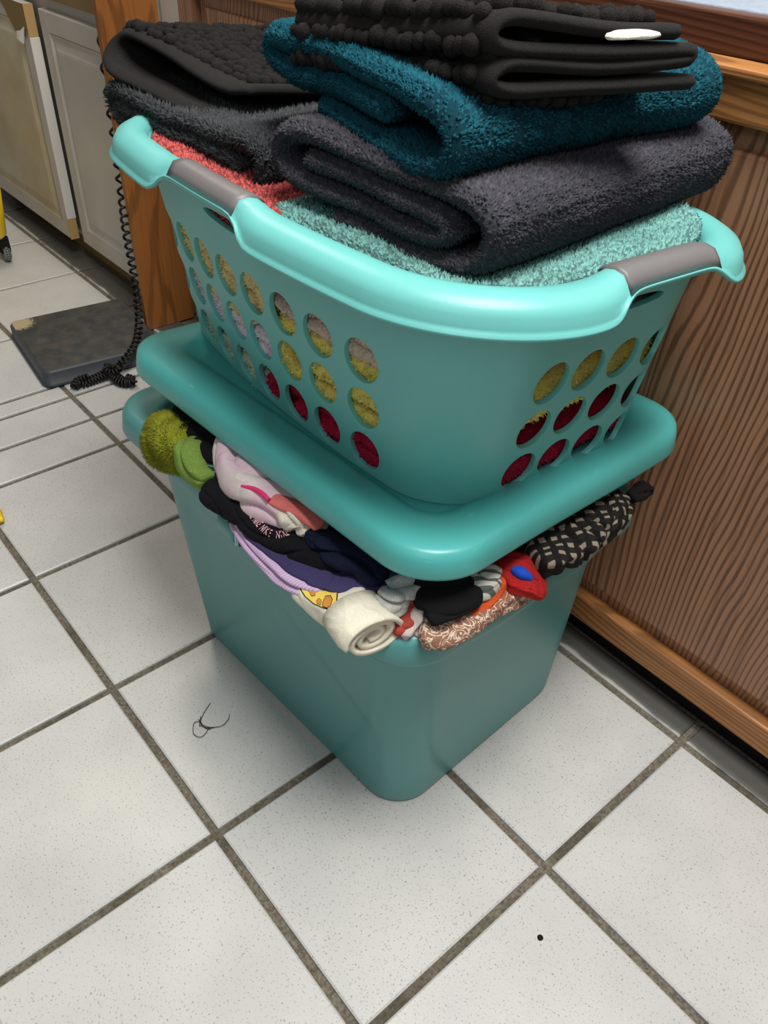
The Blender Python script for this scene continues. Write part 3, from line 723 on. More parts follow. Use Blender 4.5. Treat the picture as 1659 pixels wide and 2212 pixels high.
def gfac(hws=(0.27, 0.235, 0.235), soft=0.05):
    k = np.zeros(len(sr))
    for (s0, g, hw_) in zip((0.45, 2.62, 6.5), gP, hws):
        d = np.linalg.norm(mr-g, axis=1); k = np.maximum(k, 1/(1+np.exp((d-hw_)/soft*3)))
    return k
gk = gfac(soft=0.06)
def rimmesh(name, mat, sel=None, grow=0.0, rowsel=None, close=False, dipf=0.0):
    R = []
    for i in range(len(sr)):
        pr = rimprof(gk[i])
        p0 = mr[i]; p1 = rrs(off(WT, 0.1), np.array([sr[i]]))[0]; n = (p1-p0); n /= np.linalg.norm(n)
        R.append([(p0[0]+n[0]*(o+(grow if rowsel is None or 1 else 0)*((o-0.05)/0.07)), p0[1]+n[1]*(o+grow*((o-0.05)/0.07)), 2.40+dz+grow*max(0, dz-0.0)/0.04+0.016*gk[i]) for (o, dz) in pr])
    R = np.array(R)
    R[..., 2] += -0.05*(R[..., 1]-1.3)
    if rowsel: R = R[:, rowsel[0]:rowsel[1]]
    n, m_ = R.shape[:2]; F = []
    ids = list(range(n)) if sel is None else sel
    Vv = R[ids].reshape(-1, 3); c = len(ids)
    for a in range(c if sel is None else c-1):
        b_ = (a+1) % c
        for q in range(m_ if close else m_-1):
            q2 = (q+1) % m_
            F.append((a*m_+q, b_*m_+q, b_*m_+q2, a*m_+q2))
    if sel is not None and close:
        F.append(tuple(range(m_))); F.append(tuple((c-1)*m_+q for q in range(m_-1, -1, -1)))
    o = rawmesh(name, Vv, F, mat, lb)
    bm = bmesh.new(); bm.from_mesh(o.data); bmesh.ops.recalc_face_normals(bm, faces=bm.faces); bm.to_mesh(o.data); bm.free()
    return o
rimmesh('rim', M['basket'], close=True)
for s0, g, hw_ in zip((0.45, 2.62, 6.5), gP, (0.235, 0.215, 0.20)):
    idx = [i for i in range(len(sr)) if np.linalg.norm(mr[i]-g) < hw_]
    g_ = rimmesh('grip', M['grip'], sel=idx, grow=0.008, rowsel=(2, 8), close=True)

# ---------------------------------------------------------------- towels
def terry(name, label, colr, path, h, org, A, D, length, ntuft=30000, tl=0.0092, tw=0.0058, seed=0, band=None, pilecol=None, mat=None, clamp=None, **kw):
    root = tag(empty(name), label, 'towel')
    base = tuple(x*0.72 for x in colr)
    m1 = mat or fabric(name+'_weave', base, var=0.3)
    body = ribbon('cloth', path, h, org, A, D, length, m1, root, seed=seed, **kw)
    if clamp: clampin(body, clamp)
    m2 = fabric(name+'_pile', pilecol or colr, var=0.3, scale=220, sheen=0.0)
    tufts('pile', body, ntuft, tl, tw, m2, root, seed, band=band)
    return root
spiral4 = [(.16, .135), (.40, .14), (.66, .13), (.735, .10), (.68, .067), (.40, .065), (.14, .068), (.035, .085), (.005, .135), (.05, .19), (.16, .208), (.45, .205), (.74, .198), (.85, .16), (.87, .10), (.83, .03), (.72, .0), (.45, -.002), (.3, .0)]
def sp3(L, t, end=0.55):
    """flattened three-layer fold of length L, layer spacing t, both ends rounded"""
    return [(L*0.2, t), (L*0.55, t*1.05), (L-1.9*t, t), (L-1.3*t, t*0.5), (L-1.8*t, 0), (L*0.5, 0), (1.2*t, 0), (0.25*t, t*0.4), (0.0, t), (0.3*t, t*1.65), (1.2*t, t*2.02), (L*0.5, t*2.05), (L-0.9*t, t*2.0), (L-0.1*t, t*1.6), (L, t*1.0)]
# --- right stack, bottom to top
terry('aqua_towel', 'light aqua terry towel lowest in the stack at the right of the basket', (112, 156, 150), sp3(0.95, 0.055), 0.026, (1.58, 0.70, 2.30), (1, 0.0, 0), (0.0, 1, 0), 1.18, 90000, seed=11, pilecol=(112, 160, 154), clamp=0.03, wave=0.012)
sg = spiral4
terry('charcoal_towel', 'dark charcoal towel folded in a flat spiral under the teal ribbed towel', (66, 64, 70), sg, 0.029, (1.56, 0.74, 2.445), (1, 0.06, 0), (-0.06, 1, 0), 1.26, 130000, seed=12, pilecol=(70, 68, 75), mat=fabric('charcoal_hem', (60, 62, 68), var=0.15), wave=0.01)
teal_path = [(.66, .115), (.42, .12), (.20, .125), (.10, .14), (.03, .16), (.04, .20), (.14, .215), (.40, .20), (.70, .19), (.90, .165), (.97, .10), (.92, .035), (.80, .015), (.55, .02), (.36, .045), (.32, .05)]
ribs = lambda P: np.maximum(np.clip(0.42+0.85*np.cos((P[:, 1])*2*math.pi/0.105), 0.2, 1), np.clip((2.20-P[:, 0])/0.06, 0, 1))
terry('teal_towel', 'deep teal ribbed towel folded between the charcoal and black towels', (22, 88, 104), teal_path, 0.036, (1.33, 0.88, 2.645), (1, -0.12, 0.025), (0.02, 1, 0), 1.14, 210000, seed=13, band=ribs, pilecol=(24, 80, 94), mat=fabric('teal_ground', (14, 54, 66), var=0.2), wave=0.012)
# --- black chenille towels
def beads(name, pts, nrm, r0, mat, parent, seed=0):
    bm = bmesh.new(); bmesh.ops.create_icosphere(bm, subdivisions=2, radius=1); bm.verts.ensure_lookup_table()
    v0 = np.array([v.co[:] for v in bm.verts]); f0 = np.array([[v.index for v in f.verts] for f in bm.faces]); bm.free()
    r = np.random.default_rng(seed); n = len(pts); sc_ = (r0*(0.8+0.45*r.random(n)))[:, None, None]
    J = r.normal(size=(n, 1, 3))*r0*0.15
    bumpy = 1+0.07*np.sin(v0@r.normal(size=(3,))*4)[None, :, None]*1.0+0.03*r.normal(size=(n, len(v0), 1))
    V = (np.asarray(pts)[:, None, :]+J+v0[None]*sc_*bumpy).reshape(-1, 3); F = (f0[None]+np.arange(n)[:, None, None]*len(v0)).reshape(-1, 3)
    return tag(rawmesh(name, V, F, mat, parent), kind='stuff')
def surf_pts(o, ok, row_axis, row_sp, bead_sp, seed=0, lift=0.01):
    """points laid in rows over the upward/outward faces of o (tile units) found by ray casting along each normal direction"""
    pass
M['black_hem'] = fabric('black_hem', (42, 40, 39), var=0.35, scale=1400)
M['black_bead'] = fabric('black_chenille', (36, 33, 32), var=0.3, scale=700, bd=0.001)
def chenille(root, path, org, A, D, length, u_rng, rows_along, h, sp=(0.034, 0.030), r=0.016, seed=0, wfun=None):
    """bobbles on the outer side of the ribbon between path fractions u_rng"""
    org = np.array(org, float); A = np.array(A, float); A /= np.linalg.norm(A); D = np.array(D, float); D /= np.linalg.norm(D)
    c = smooth_path(path, 400); seg = np.r_[0, np.cumsum(np.linalg.norm(np.diff(c, axis=0), axis=1))]
    a, b_ = u_rng[0]*seg[-1], u_rng[1]*seg[-1]
    T = np.gradient(c, axis=0); T /= np.linalg.norm(T, axis=1)[:, None]; Nn = np.stack([-T[:, 1], T[:, 0]], 1)
    su, sd = (sp[1], sp[0]) if rows_along == 'u' else (sp[0], sp[1])
    q = np.arange(a, b_, su); dd = np.arange(0.03, length-0.005, sd); P = []
    rg = np.random.default_rng(seed)
    for i, l in enumerate(q):
        u = np.interp(l, seg, c[:, 0]); w_ = np.interp(l, seg, c[:, 1]); nu = np.interp(l, seg, Nn[:, 0]); nw = np.interp(l, seg, Nn[:, 1])
        for k, d in enumerate(dd):
            j = rg.normal()*0.004; sgn = u_rng[2]
            P.append(org+A*(u+sgn*nu*h)+np.array([0, 0, 1])*(w_+sgn*nw*h)+D*(d+j))
    P = np.array(P)
    return beads('bobbles', P, None, r, M['black_bead'], root, seed)
# right black towel: zigzag of thin hems seen end on; u along +y, extruded toward -x
bt = tag(empty('black_towel'), 'black bobbled towel on top of the teal towel, hemmed edges and white tag showing', 'towel', 'black bobbled towels')
pathR = [(.60, .0), (.30, .0), (.10, .0), (.035, .012), (.02, .034), (.06, .058), (.12, .058), (.32, .045), (.56, .052), (.585, .062), (.56, .074), (.30, .078), (.09, .088), (.02, .105), (.012, .135), (.05, .155), (.12, .152), (.32, .128), (.52, .118)]
orgR = (2.31, 0.87, 2.87); AR = (0.36, 1, 0.0); DR = (-1, 0.0, -0.10)
ribbon('cloth', pathR, 0.019, orgR, AR, DR, 0.80, M['black_hem'], bt, nd=30, ns=150, wave=0.006, seed=21)
ribbon('inner_fold', [(.16, .118), (.30, .108), (.47, .10)], 0.022, np.array(orgR)+np.array(DR)*0.10+np.array([0.02, 0, 0]), AR, DR, 0.62, M['black_hem'], bt, nd=16, ns=24, wave=0.003, seed=23)
ribbon('inner_fold', [(.14, .030), (.30, .024), (.50, .026)], 0.014, np.array(orgR)+np.array(DR)*0.10+np.array([0.02, 0, 0]), AR, DR, 0.62, M['black_hem'], bt, nd=16, ns=24, wave=0.003, seed=24)
chenille(bt, pathR, np.array(orgR)+np.array([-0.03, 0, 0]), AR, DR, 0.76, (0.10, 0.34, 1), 'd', 0.024, seed=1, sp=(0.040, 0.036), r=0.023)
chenille(bt, pathR, np.array(orgR)+np.array([-0.03, 0, 0]), AR, DR, 0.76, (0.53, 0.995, 1), 'd', 0.022, seed=2, sp=(0.042, 0.036), r=0.023)
sweep('tag', [(2.5691, 0.9449, 3.0200)+(0.012, 0.006), (2.5849, 0.9833, 3.0230)+(0.03, 0.008), (2.5963, 1.0432, 3.0230)+(0.03, 0.008), (2.6042, 1.0886, 3.0200)+(0.012, 0.005)], M['white'], bt, n=20, m=12, wr=0.2, seed=3)
# left stack
terry('coral_towel', 'coral pink terry towel under the grey towel by the left grip', (190, 84, 80), sp3(1.25, 0.045), 0.022, (0.42, 0.60, 2.315), (1, 0.0, 0), (0.0, 1, 0), 1.25, 50000, seed=14, pilecol=(190, 88, 84), clamp=0.03)
gpath = [(.10, .05), (.5, .052), (.95, .06), (1.03, .045), (.98, .012), (.5, .0), (.10, .0), (.015, .02), (.0, .055), (.03, .095), (.12, .11), (.5, .105), (.95, .12), (1.10, .15), (1.19, .11), (1.17, .04)]
terry('grey_towel', 'dark grey fluffy towel under the black bobbled towel on the left stack', (66, 68, 70), gpath, 0.028, (0.21, 0.82, 2.40), (1, -0.02, 0), (-0.02, 1, 0), 0.90, 80000, tl=0.017, tw=0.0055, seed=15, pilecol=(66, 68, 70), wave=0.012)
bl = tag(empty('black_towel'), 'black bobbled towel folded once on top of the left stack', 'towel', 'black bobbled towels')
pathL = [(.80, -.06), (.50, -.05), (.22, -.025), (.09, -.005), (.02, .025), (.0, .075), (.03, .12), (.11, .13), (.30, .105), (.54, .065), (.76, .04), (.88, .055)]
orgL = (0.17, 0.92, 2.570); AL = (1, 0.14, 0.0); DL = (0.02, 1, -0.09)
ribbon('cloth', pathL, 0.019, orgL, AL, DL, 0.80, M['black_hem'], bl, nd=26, ns=120, wave=0.008, seed=22, lean=0.75)
chenille(bl, pathL, np.array(orgL)+np.array([0, 0.02, 0]), AL, DL, 0.77, (0.48, 0.955, 1), 'u', 0.019, seed=3, sp=(0.048, 0.036), r=0.023)
# --- towels packed inside the basket, seen through the holes
def packed(name, label, colr, x0, x1, y0, depth, z0, t, n=14000, seed=0, h=None, pile=None, tl=0.013):
    terry(name, label, colr, sp3(x1-x0, t), h or t*0.46, (x0, y0-0.05, z0), (1, -0.04, 0), (0, 1, 0), depth+0.1, int(n*1.3), tl, 0.005, seed, pilecol=pile or colr, nd=30, ns=70, clamp=0.024, wave=0.012, mat=fabric(name+'_ground', tuple(x*0.95 for x in colr), var=0.2))
packed('sage_towel', 'pale sage green towel at the bottom left inside the basket', (196, 212, 186), 0.58, 1.36, 0.86, 0.95, 1.57, 0.055, 14000, 31)
packed('crimson_towel', 'crimson towel at the bottom right inside the basket', (176, 30, 60), 1.40, 2.36, 0.83, 1.0, 1.575, 0.075, 26000, 32, pile=(186, 34, 64))
packed('lavender_towel', 'pale lavender towel seen through the middle row of holes', (240, 226, 248), 0.55, 1.50, 0.82, 0.98, 1.77, 0.058, 16000, 33)
packed('gold_towel', 'pale gold towel at the upper left inside the basket', (255, 214, 150), 0.52, 1.50, 0.77, 1.02, 1.96, 0.085, 18000, 34)
packed('yellow_towel', 'bright yellow towel at the right inside the basket', (255, 222, 116), 1.53, 2.41, 0.77, 1.12, 1.83, 0.10, 30000, 35, h=0.040)
packed('tan_towel', 'tan striped towel packed above the yellow towel inside the basket', (214, 194, 174), 1.56, 2.44, 0.76, 1.12, 2.09, 0.055, 16000, 36)
packed('sky_towel', 'small pale blue-grey cloth tucked along the rim under the aqua towel', (150, 182, 186), 1.66, 2.36, 0.70, 0.5, 2.235, 0.024, 6000, 37, tl=0.008)

# ---------------------------------------------------------------- clothes in the bin
G = {}
def cloth(name, label, cat, nodes_, colr, mat=None, pile=None, **kw):
    kw['wr'] = kw.get('wr', 0.1)*1.7+0.05; kw.setdefault('freq', 26); kw['crease'] = kw.get('crease', 0.09)
    o = sweep(name, nodes_, mat or fabric(name+'_fabric', colr, var=0.16, wrk=1.0), **kw)
    if cat: tag(o, label, cat)
    G[name] = o; return o
def stripes(name, c1, c2, freq, rot=(0, 0, 0), width=0.5, dist=1.2, wave='BANDS', extra=None):
    m = newmat(name, c1, 0.95, 0.15); N, L, b = nodes(m); v = coord(m, (1, 1, 1), 'World', rot)
    w_ = N.new('ShaderNodeTexWave'); w_.wave_type = wave; w_.inputs['Scale'].default_value = freq; w_.inputs['Distortion'].default_value = dist; w_.inputs['Detail'].default_value = 1
    L.new(v, w_.inputs['Vector']); c = ramp(m, w_.outputs['Fac'], [(width, c1), (width+0.12, c2)])
    if extra:
        w2 = N.new('ShaderNodeTexWave'); w2.bands_direction = 'Y'; w2.inputs['Scale'].default_value = extra[0]; w2.inputs['Distortion'].default_value = dist
        L.new(v, w2.inputs['Vector']); c = mix(m, c, lin(extra[1]), ramp(m, w2.outputs['Fac'], [(0.5, (0, 0, 0)), (0.62, (255, 255, 255))]))
    n = noise(m, v, 700, 3); c = mix(m, c, lin((30, 30, 30)), math_(m, 'MULTIPLY', n, 0.25)); setc(m, c); bump(m, n, 0.0006); return m
# packed dark garments filling the bin below the rim
cloth('folded_sweatshirt', 'black sweatshirt filling the right half of the bin under the other clothes', 'sweatshirt', [(1.60, 1.2, 1.08, 0.52, 0.16), (2.0, 1.2, 1.10, 0.55, 0.17), (2.32, 1.2, 1.08, 0.5, 0.15)], (24, 24, 28), wr=0.08, p=4, crease=0.02, seed=41)
cloth('folded_jeans', 'dark folded jeans filling the left half of the bin', 'jeans', [(0.72, 1.2, 1.08, 0.48, 0.15), (1.1, 1.2, 1.10, 0.55, 0.17), (1.56, 1.2, 1.08, 0.52, 0.16)], (26, 30, 44), wr=0.08, p=4, crease=0.02, seed=42)
cloth('folded_hoodie', 'dark hoodie lying on the heap directly under the lid', 'hoodie', [(0.82, 1.36, 1.34, 0.36, 0.10), (1.2, 1.34, 1.36, 0.42, 0.12), (1.7, 1.34, 1.36, 0.42, 0.12), (2.22, 1.36, 1.34, 0.36, 0.10)], (22, 24, 30), wr=0.12, p=3.2, crease=0.03, seed=43)
# green fluffy sock
gs = tag(empty('green_sock'), 'fluffy lime green sock hanging over the left corner of the bin rim', 'sock')
m = fabric('green_knit', (122, 150, 70), var=0.2, wrk=1.0)
b1 = sweep('cuff', [(1.1649, 0.4888, 1.3600)+(0.05, 0.06), (1.2472, 0.4921, 1.3650)+(0.085, 0.07), (1.3494, 0.4790, 1.3600)+(0.085, 0.06), (1.4258, 0.4769, 1.3300)+(0.06, 0.05)], m, gs, n=90, m=60, wr=0.10, seed=51, crease=0.04)
b2 = sweep('foot', [(0.9365, 0.4817, 1.3100)+(0.05, 0.05), (1.0224, 0.4871, 1.3300)+(0.10, 0.10), (1.1266, 0.4859, 1.3400)+(0.105, 0.10), (1.2287, 0.4824, 1.3400)+(0.07, 0.07)], fabric('green_fleece', (120, 128, 30), var=0.3), gs, n=50, m=30, wr=0.10, seed=52)
tufts('fleece', b2, 16000, 0.018, 0.003, fabric('green_fuzz', (166, 170, 56), var=0.3), gs, 5)
cloth('black_leggings', 'black cloth bunched behind the green sock under the lid', 'leggings', [(0.9212, 0.6313, 1.4000)+(0.06, 0.05), (1.0769, 0.6214, 1.4000)+(0.10, 0.07), (1.2465, 0.6088, 1.3900)+(0.12, 0.08), (1.4308, 0.6034, 1.3800)+(0.10, 0.06)], (22, 22, 26), seed=53)
cloth('striped_shirt', 'dark green shirt with thin pale stripes beside the green sock', 'shirt', [(1.0801, 0.5823, 1.3700)+(0.03, 0.04), (1.2282, 0.5526, 1.3800)+(0.055, 0.05), (1.3536, 0.5246, 1.3700)+(0.065, 0.05), (1.4569, 0.5176, 1.3300)+(0.05, 0.04)], (40, 60, 56), mat=stripes('thin_stripes', (44, 62, 60), (120, 140, 134), 60, (0, 0, 0.9), 0.8, 0.8), wr=0.05, seed=54)
# tie-dye top with ribbon and coral strap
td = tag(empty('tie_dye_top'), 'pale pink and white tie-dye top bunched under the lid edge', 'top')
m = fabric('tie_dye', (226, 216, 208), var=0.06, wrk=1.0, blot=(22, (226, 196, 208)))
sweep('cloth', [(1.2976, 0.5964, 1.4000)+(0.03, 0.05), (1.4104, 0.5864, 1.4100)+(0.09, 0.09), (1.6078, 0.5667, 1.4100)+(0.12, 0.10), (1.7627, 0.5778, 1.4000)+(0.12, 0.09), (1.8839, 0.5965, 1.3800)+(0.10, 0.07), (1.9689, 0.6181, 1.3700)+(0.05, 0.04)], m, td, n=170, m=80, wr=0.14, seed=55, folds=2, freq=11)
pk = newmat('hot_pink_ribbon', (232, 58, 120), 0.6, 0.3)
tube('ribbon', smooth_path([(1.5892, 0.4772, 1.4400), (1.6345, 0.4648, 1.4600), (1.6904, 0.4672, 1.4800), (1.7295, 0.4786, 1.4900), (1.7763, 0.4841, 1.4950), (1.8164, 0.4849, 1.4900)], 40), 0.009, pk, td, 8)
sweep('coral_band', [(1.7005, 0.5153, 1.4550)+(0.02, 0.012), (1.8101, 0.5180, 1.4700)+(0.03, 0.014), (1.8945, 0.5503, 1.4650)+(0.035, 0.014), (1.9573, 0.5760, 1.4500)+(0.04, 0.014), (2.0006, 0.5867, 1.4300)+(0.03, 0.012)], fabric('coral_band', (222, 120, 112), var=0.12, wrk=1.0), td, n=50, m=20, wr=0.2, seed=56)
cloth('white_camisole', 'white knotted cloth hanging below the tie-dye top', 'camisole', [(1.7894, 0.5196, 1.4300)+(0.02, 0.02), (1.8434, 0.5342, 1.4400)+(0.045, 0.035), (1.8978, 0.5466, 1.4300)+(0.05, 0.04), (1.9399, 0.5465, 1.4100)+(0.035, 0.03), (1.9432, 0.5229, 1.3850)+(0.01, 0.01)], (232, 226, 208), wr=0.28, seed=57, freq=26)
cloth('grey_white_vest', 'off-white cloth fold under the tie-dye top beside the lettered shorts', 'vest', [(1.6102, 0.5289, 1.3500)+(0.03, 0.03), (1.7463, 0.5238, 1.3600)+(0.06, 0.04), (1.8550, 0.5326, 1.3600)+(0.06, 0.04), (1.9180, 0.5712, 1.3600)+(0.03, 0.03)], (206, 198, 178), wr=0.2, seed=58)
# black shorts with pink lettering round the waistband
bs = tag(empty('black_shorts'), 'black shorts with small pink lettering along the waistband over the rim', 'shorts')
bk_m = fabric('black_jersey', (24, 24, 28), var=0.25, wrk=1.0)
bsb = sweep('cloth', [(1.4450, 0.4309, 1.3400)+(0.055, 0.05), (1.5271, 0.4548, 1.3450)+(0.075, 0.05), (1.6658, 0.4717, 1.3450)+(0.075, 0.045), (1.8219, 0.4967, 1.3450)+(0.085, 0.045), (2.0116, 0.5442, 1.3500)+(0.085, 0.045), (2.1601, 0.5966, 1.3500)+(0.06, 0.05)], bk_m, bs, n=170, m=80, wr=0.12, seed=59, folds=2)
cloth('navy_shorts', 'dark navy stitched shorts peeking out just under the lid front edge', 'shorts', [(1.9570, 0.5438, 1.3900)+(0.03, 0.03), (2.0367, 0.5675, 1.3950)+(0.055, 0.035), (2.1566, 0.5986, 1.3950)+(0.065, 0.035), (2.2995, 0.6481, 1.3800)+(0.06, 0.04)], (24, 30, 50), wr=0.2, seed=60)
cloth('navy_underlayer', 'navy cotton shirt edge under the black shorts on the rim', 'shirt', [(1.4696, 0.4641, 1.3000)+(0.03, 0.025), (1.5787, 0.4713, 1.3050)+(0.05, 0.028), (1.6932, 0.4820, 1.3050)+(0.05, 0.025)], (34, 36, 58), wr=0.2, seed=61)
cloth('purple_shirt', 'dusky purple shirt folded above the lilac ribbed top', 'shirt', [(1.6191, 0.4673, 1.3100)+(0.03, 0.02), (1.7962, 0.4771, 1.3150)+(0.07, 0.028), (1.9873, 0.5095, 1.3180)+(0.10, 0.03), (2.1617, 0.5644, 1.3250)+(0.10, 0.035), (2.2601, 0.6630, 1.3300)+(0.07, 0.05), (2.3115, 0.7695, 1.3400)+(0.04, 0.04)], (66, 60, 98), wr=0.10, seed=62, folds=2)
lm = stripes('lilac_rib', (226, 196, 230), (196, 160, 204), 90, (0, 0, 0.2), 0.8, 0.0)
lt = tag(empty('lilac_top'), 'lilac ribbed top folded in two thin layers over the front rim', 'top')
sweep('layer', [(1.6190, 0.4338, 1.2850)+(0.02, 0.012), (1.7906, 0.4273, 1.2850)+(0.045, 0.012), (1.9819, 0.4366, 1.2850)+(0.06, 0.013), (2.1352, 0.4559, 1.2950)+(0.05, 0.014)], lm, lt, n=70, m=26, wr=0.1, seed=63, p=3)
sweep('layer', [(1.6347, 0.4424, 1.3050)+(0.02, 0.012), (1.8127, 0.4390, 1.3080)+(0.045, 0.012), (2.0191, 0.4520, 1.3130)+(0.06, 0.013), (2.1674, 0.4926, 1.3250)+(0.05, 0.014)], lm, lt, n=70, m=26, wr=0.1, seed=64, p=3)
# cream shirt with a printed motif, rolled end
cs = tag(empty('cream_shirt'), 'cream rolled shirt with a yellow and orange print on the front corner rim', 'shirt')
cm_ = fabric('cream_cotton', (226, 220, 200), var=0.07, wrk=1.0)
csb = sweep('cloth', [(2.0420, 0.4381, 1.2700)+(0.05, 0.03), (2.1489, 0.4615, 1.2750)+(0.075, 0.04), (2.2406, 0.4828, 1.2850)+(0.092, 0.055), (2.2879, 0.5062, 1.2950)+(0.095, 0.07), (2.3169, 0.5213, 1.3000)+(0.085, 0.065)], cm_, cs, n=120, m=60, wr=0.08, seed=65, folds=2)
th_ = np.linspace(0, 5.6*math.pi, 150)
e0 = np.array((2.2887, 0.4994, 1.3000)); e1 = e0+np.array([1, -0.15, 0.02]); ax_ = (e1-e0)/np.linalg.norm(e1-e0)
sd = np.cross(ax_, [0, 0, 1.0]); sd /= np.linalg.norm(sd); upx = np.cross(sd, ax_)
Vv = []; nt_ = len(th_)
for dd_ in (-0.03, 0.03, 0.09, 0.125):
    for i, t in enumerate(th_):
        r_ = 0.098*(1-0.74*t/th_[-1])*(1+0.05*math.sin(2.3*t)+0.04*math.sin(9*dd_*10+t))
        Vv.append(e0+ax_*(dd_+0.03-0.02*t/th_[-1])+sd*math.cos(t)*r_*1.15+upx*math.sin(t)*r_*0.85)
F_ = grid_faces(4, nt_)
rl = rawmesh('rolled_end', np.array(Vv), F_, cm_, cs); md = rl.modifiers.new('t', 'SOLIDIFY'); md.thickness = 0.016*U; md.offset = 0
cloth('grey_sock', 'pale grey and white fleecy sock at the front corner under the lid', 'sock', [(2.3220, 0.5854, 1.3400)+(0.035, 0.03), (2.3695, 0.5998, 1.3600)+(0.06, 0.04), (2.3799, 0.6413, 1.3800)+(0.05, 0.04), (2.3828, 0.7011, 1.3900)+(0.055, 0.04), (2.3734, 0.7634, 1.3900)+(0.03, 0.03)], (196, 196, 188), mat=fabric('grey_fleece', (200, 200, 192), var=0.2, blot=(30, (150, 168, 172))), wr=0.16, seed=66)
cloth('black_sock', 'large black sock hanging over the front of the heap below the lid', 'sock', [(2.3538, 0.7934, 1.3800)+(0.08, 0.06), (2.4447, 0.7621, 1.3900)+(0.11, 0.06), (2.5147, 0.7411, 1.3700)+(0.115, 0.055), (2.5609, 0.7333, 1.3350)+(0.10, 0.05)], (22, 22, 24), wr=0.06, seed=67, crease=0.03)
cloth('blue_cloth', 'small deep blue cloth between the cream shirt and the rust cloth', 'cloth', [(2.3357, 0.5898, 1.3100)+(0.02, 0.02), (2.3761, 0.5902, 1.3200)+(0.04, 0.03), (2.3958, 0.5917, 1.2900)+(0.03, 0.03)], (36, 66, 122), wr=0.2, seed=68)
cloth('rust_shirt', 'rust red cloth folded upright beside the cream shirt', 'shirt', [(2.4111, 0.5699, 1.2600)+(0.045, 0.03), (2.4143, 0.6000, 1.3000)+(0.06, 0.04), (2.4052, 0.6647, 1.3300)+(0.065, 0.04), (2.4107, 0.7115, 1.3500)+(0.05, 0.03)], (168, 70, 60), wr=0.10, seed=69, folds=2)
cloth('pale_shirt', 'pale pinkish grey crumpled cloth between the rust cloth and black sock', 'shirt', [(2.4371, 0.5835, 1.2500)+(0.03, 0.025), (2.4474, 0.6206, 1.2800)+(0.05, 0.04), (2.4551, 0.6692, 1.3000)+(0.065, 0.05), (2.4810, 0.7044, 1.3100)+(0.05, 0.04)], (204, 190, 184), wr=0.3, seed=70, freq=22)
cloth('orange_shirt', 'orange cloth curving behind the black sock above the brown roll', 'shirt', [(2.4830, 0.6636, 1.2700)+(0.05, 0.02), (2.5228, 0.7336, 1.2800)+(0.06, 0.03), (2.5382, 0.8481, 1.3100)+(0.06, 0.04), (2.5314, 0.9375, 1.3400)+(0.06, 0.045), (2.5144, 0.9936, 1.3500)+(0.05, 0.04)], (204, 84, 44), wr=0.10, seed=71)
bmat = newmat('brown_print', (140, 104, 86), 0.9, 0.15); v = coord(bmat, (1, 1, 1), 'World')
N, L, b = nodes(bmat); n_ = noise(bmat, v, 70, 2, 0.5, 1.6); q = math_(bmat, 'ABSOLUTE', math_(bmat, 'SUBTRACT', n_, 0.5))
setc(bmat, ramp(bmat, q, [(0.02, (222, 200, 182)), (0.045, (142, 104, 84))])); bump(bmat, noise(bmat, v, 800, 2), 0.0006)
cloth('brown_roll', 'brown rolled garment with a pale squiggle print along the right rim', 'garment', [(2.5103, 0.6066, 1.2750)+(0.03, 0.03), (2.5332, 0.6478, 1.2850)+(0.06, 0.045), (2.5562, 0.7439, 1.2900)+(0.055, 0.04), (2.5620, 0.8942, 1.3000)+(0.06, 0.045), (2.5685, 1.0163, 1.3050)+(0.06, 0.05), (2.5761, 1.0556, 1.3100)+(0.035, 0.03)], (142, 104, 84), mat=bmat, wr=0.10, seed=72)
cloth('striped_sock', 'grey and cream striped sock between the black sock and the orange cloth', 'sock', [(2.4505, 0.8587, 1.3700)+(0.04, 0.03), (2.5032, 0.8628, 1.3700)+(0.06, 0.04), (2.5070, 0.9142, 1.3800)+(0.06, 0.04), (2.4892, 0.9674, 1.3800)+(0.04, 0.03)], (170, 170, 160), mat=stripes('grey_stripes', (206, 202, 190), (96, 104, 100), 30, (0, 0, 0.6), 0.55, 3.0), wr=0.12, seed=73)
rs = tag(empty('red_shorts'), 'red shorts with a bright blue patch poking over the right rim', 'shorts')
rm = fabric('red_mesh', (168, 34, 36), var=0.25, wrk=1.0)
sweep('cloth', [(2.4926, 0.9792, 1.3600)+(0.06, 0.03), (2.5262, 1.0139, 1.3650)+(0.095, 0.032), (2.5664, 1.0433, 1.3600)+(0.10, 0.03), (2.5990, 1.0746, 1.3300)+(0.085, 0.022), (2.6185, 1.0954, 1.3050)+(0.06, 0.014), (2.6327, 1.1078, 1.2900)+(0.03, 0.008)], rm, rs, n=120, m=70, wr=0.10, seed=78, folds=5, crease=0.03, p=3.4, freq=20)
sweep('fold', [(2.4928, 1.0108, 1.3800)+(0.03, 0.016), (2.5414, 1.0200, 1.3950)+(0.035, 0.018), (2.5793, 1.0476, 1.3850)+(0.035, 0.016), (2.6066, 1.0736, 1.3500)+(0.025, 0.012)], rm, rs, n=70, m=40, wr=0.12, seed=79, folds=3)
sweep('blue_patch', [(2.5483, 0.9983, 1.3950)+(0.016, 0.014), (2.5852, 1.0068, 1.4000)+(0.024, 0.018), (2.6095, 1.0353, 1.3750)+(0.014, 0.012)], newmat('bright_blue', (36, 78, 190), 0.8, 0.1), rs, n=30, m=20, wr=0.02, seed=75, crease=0.01)
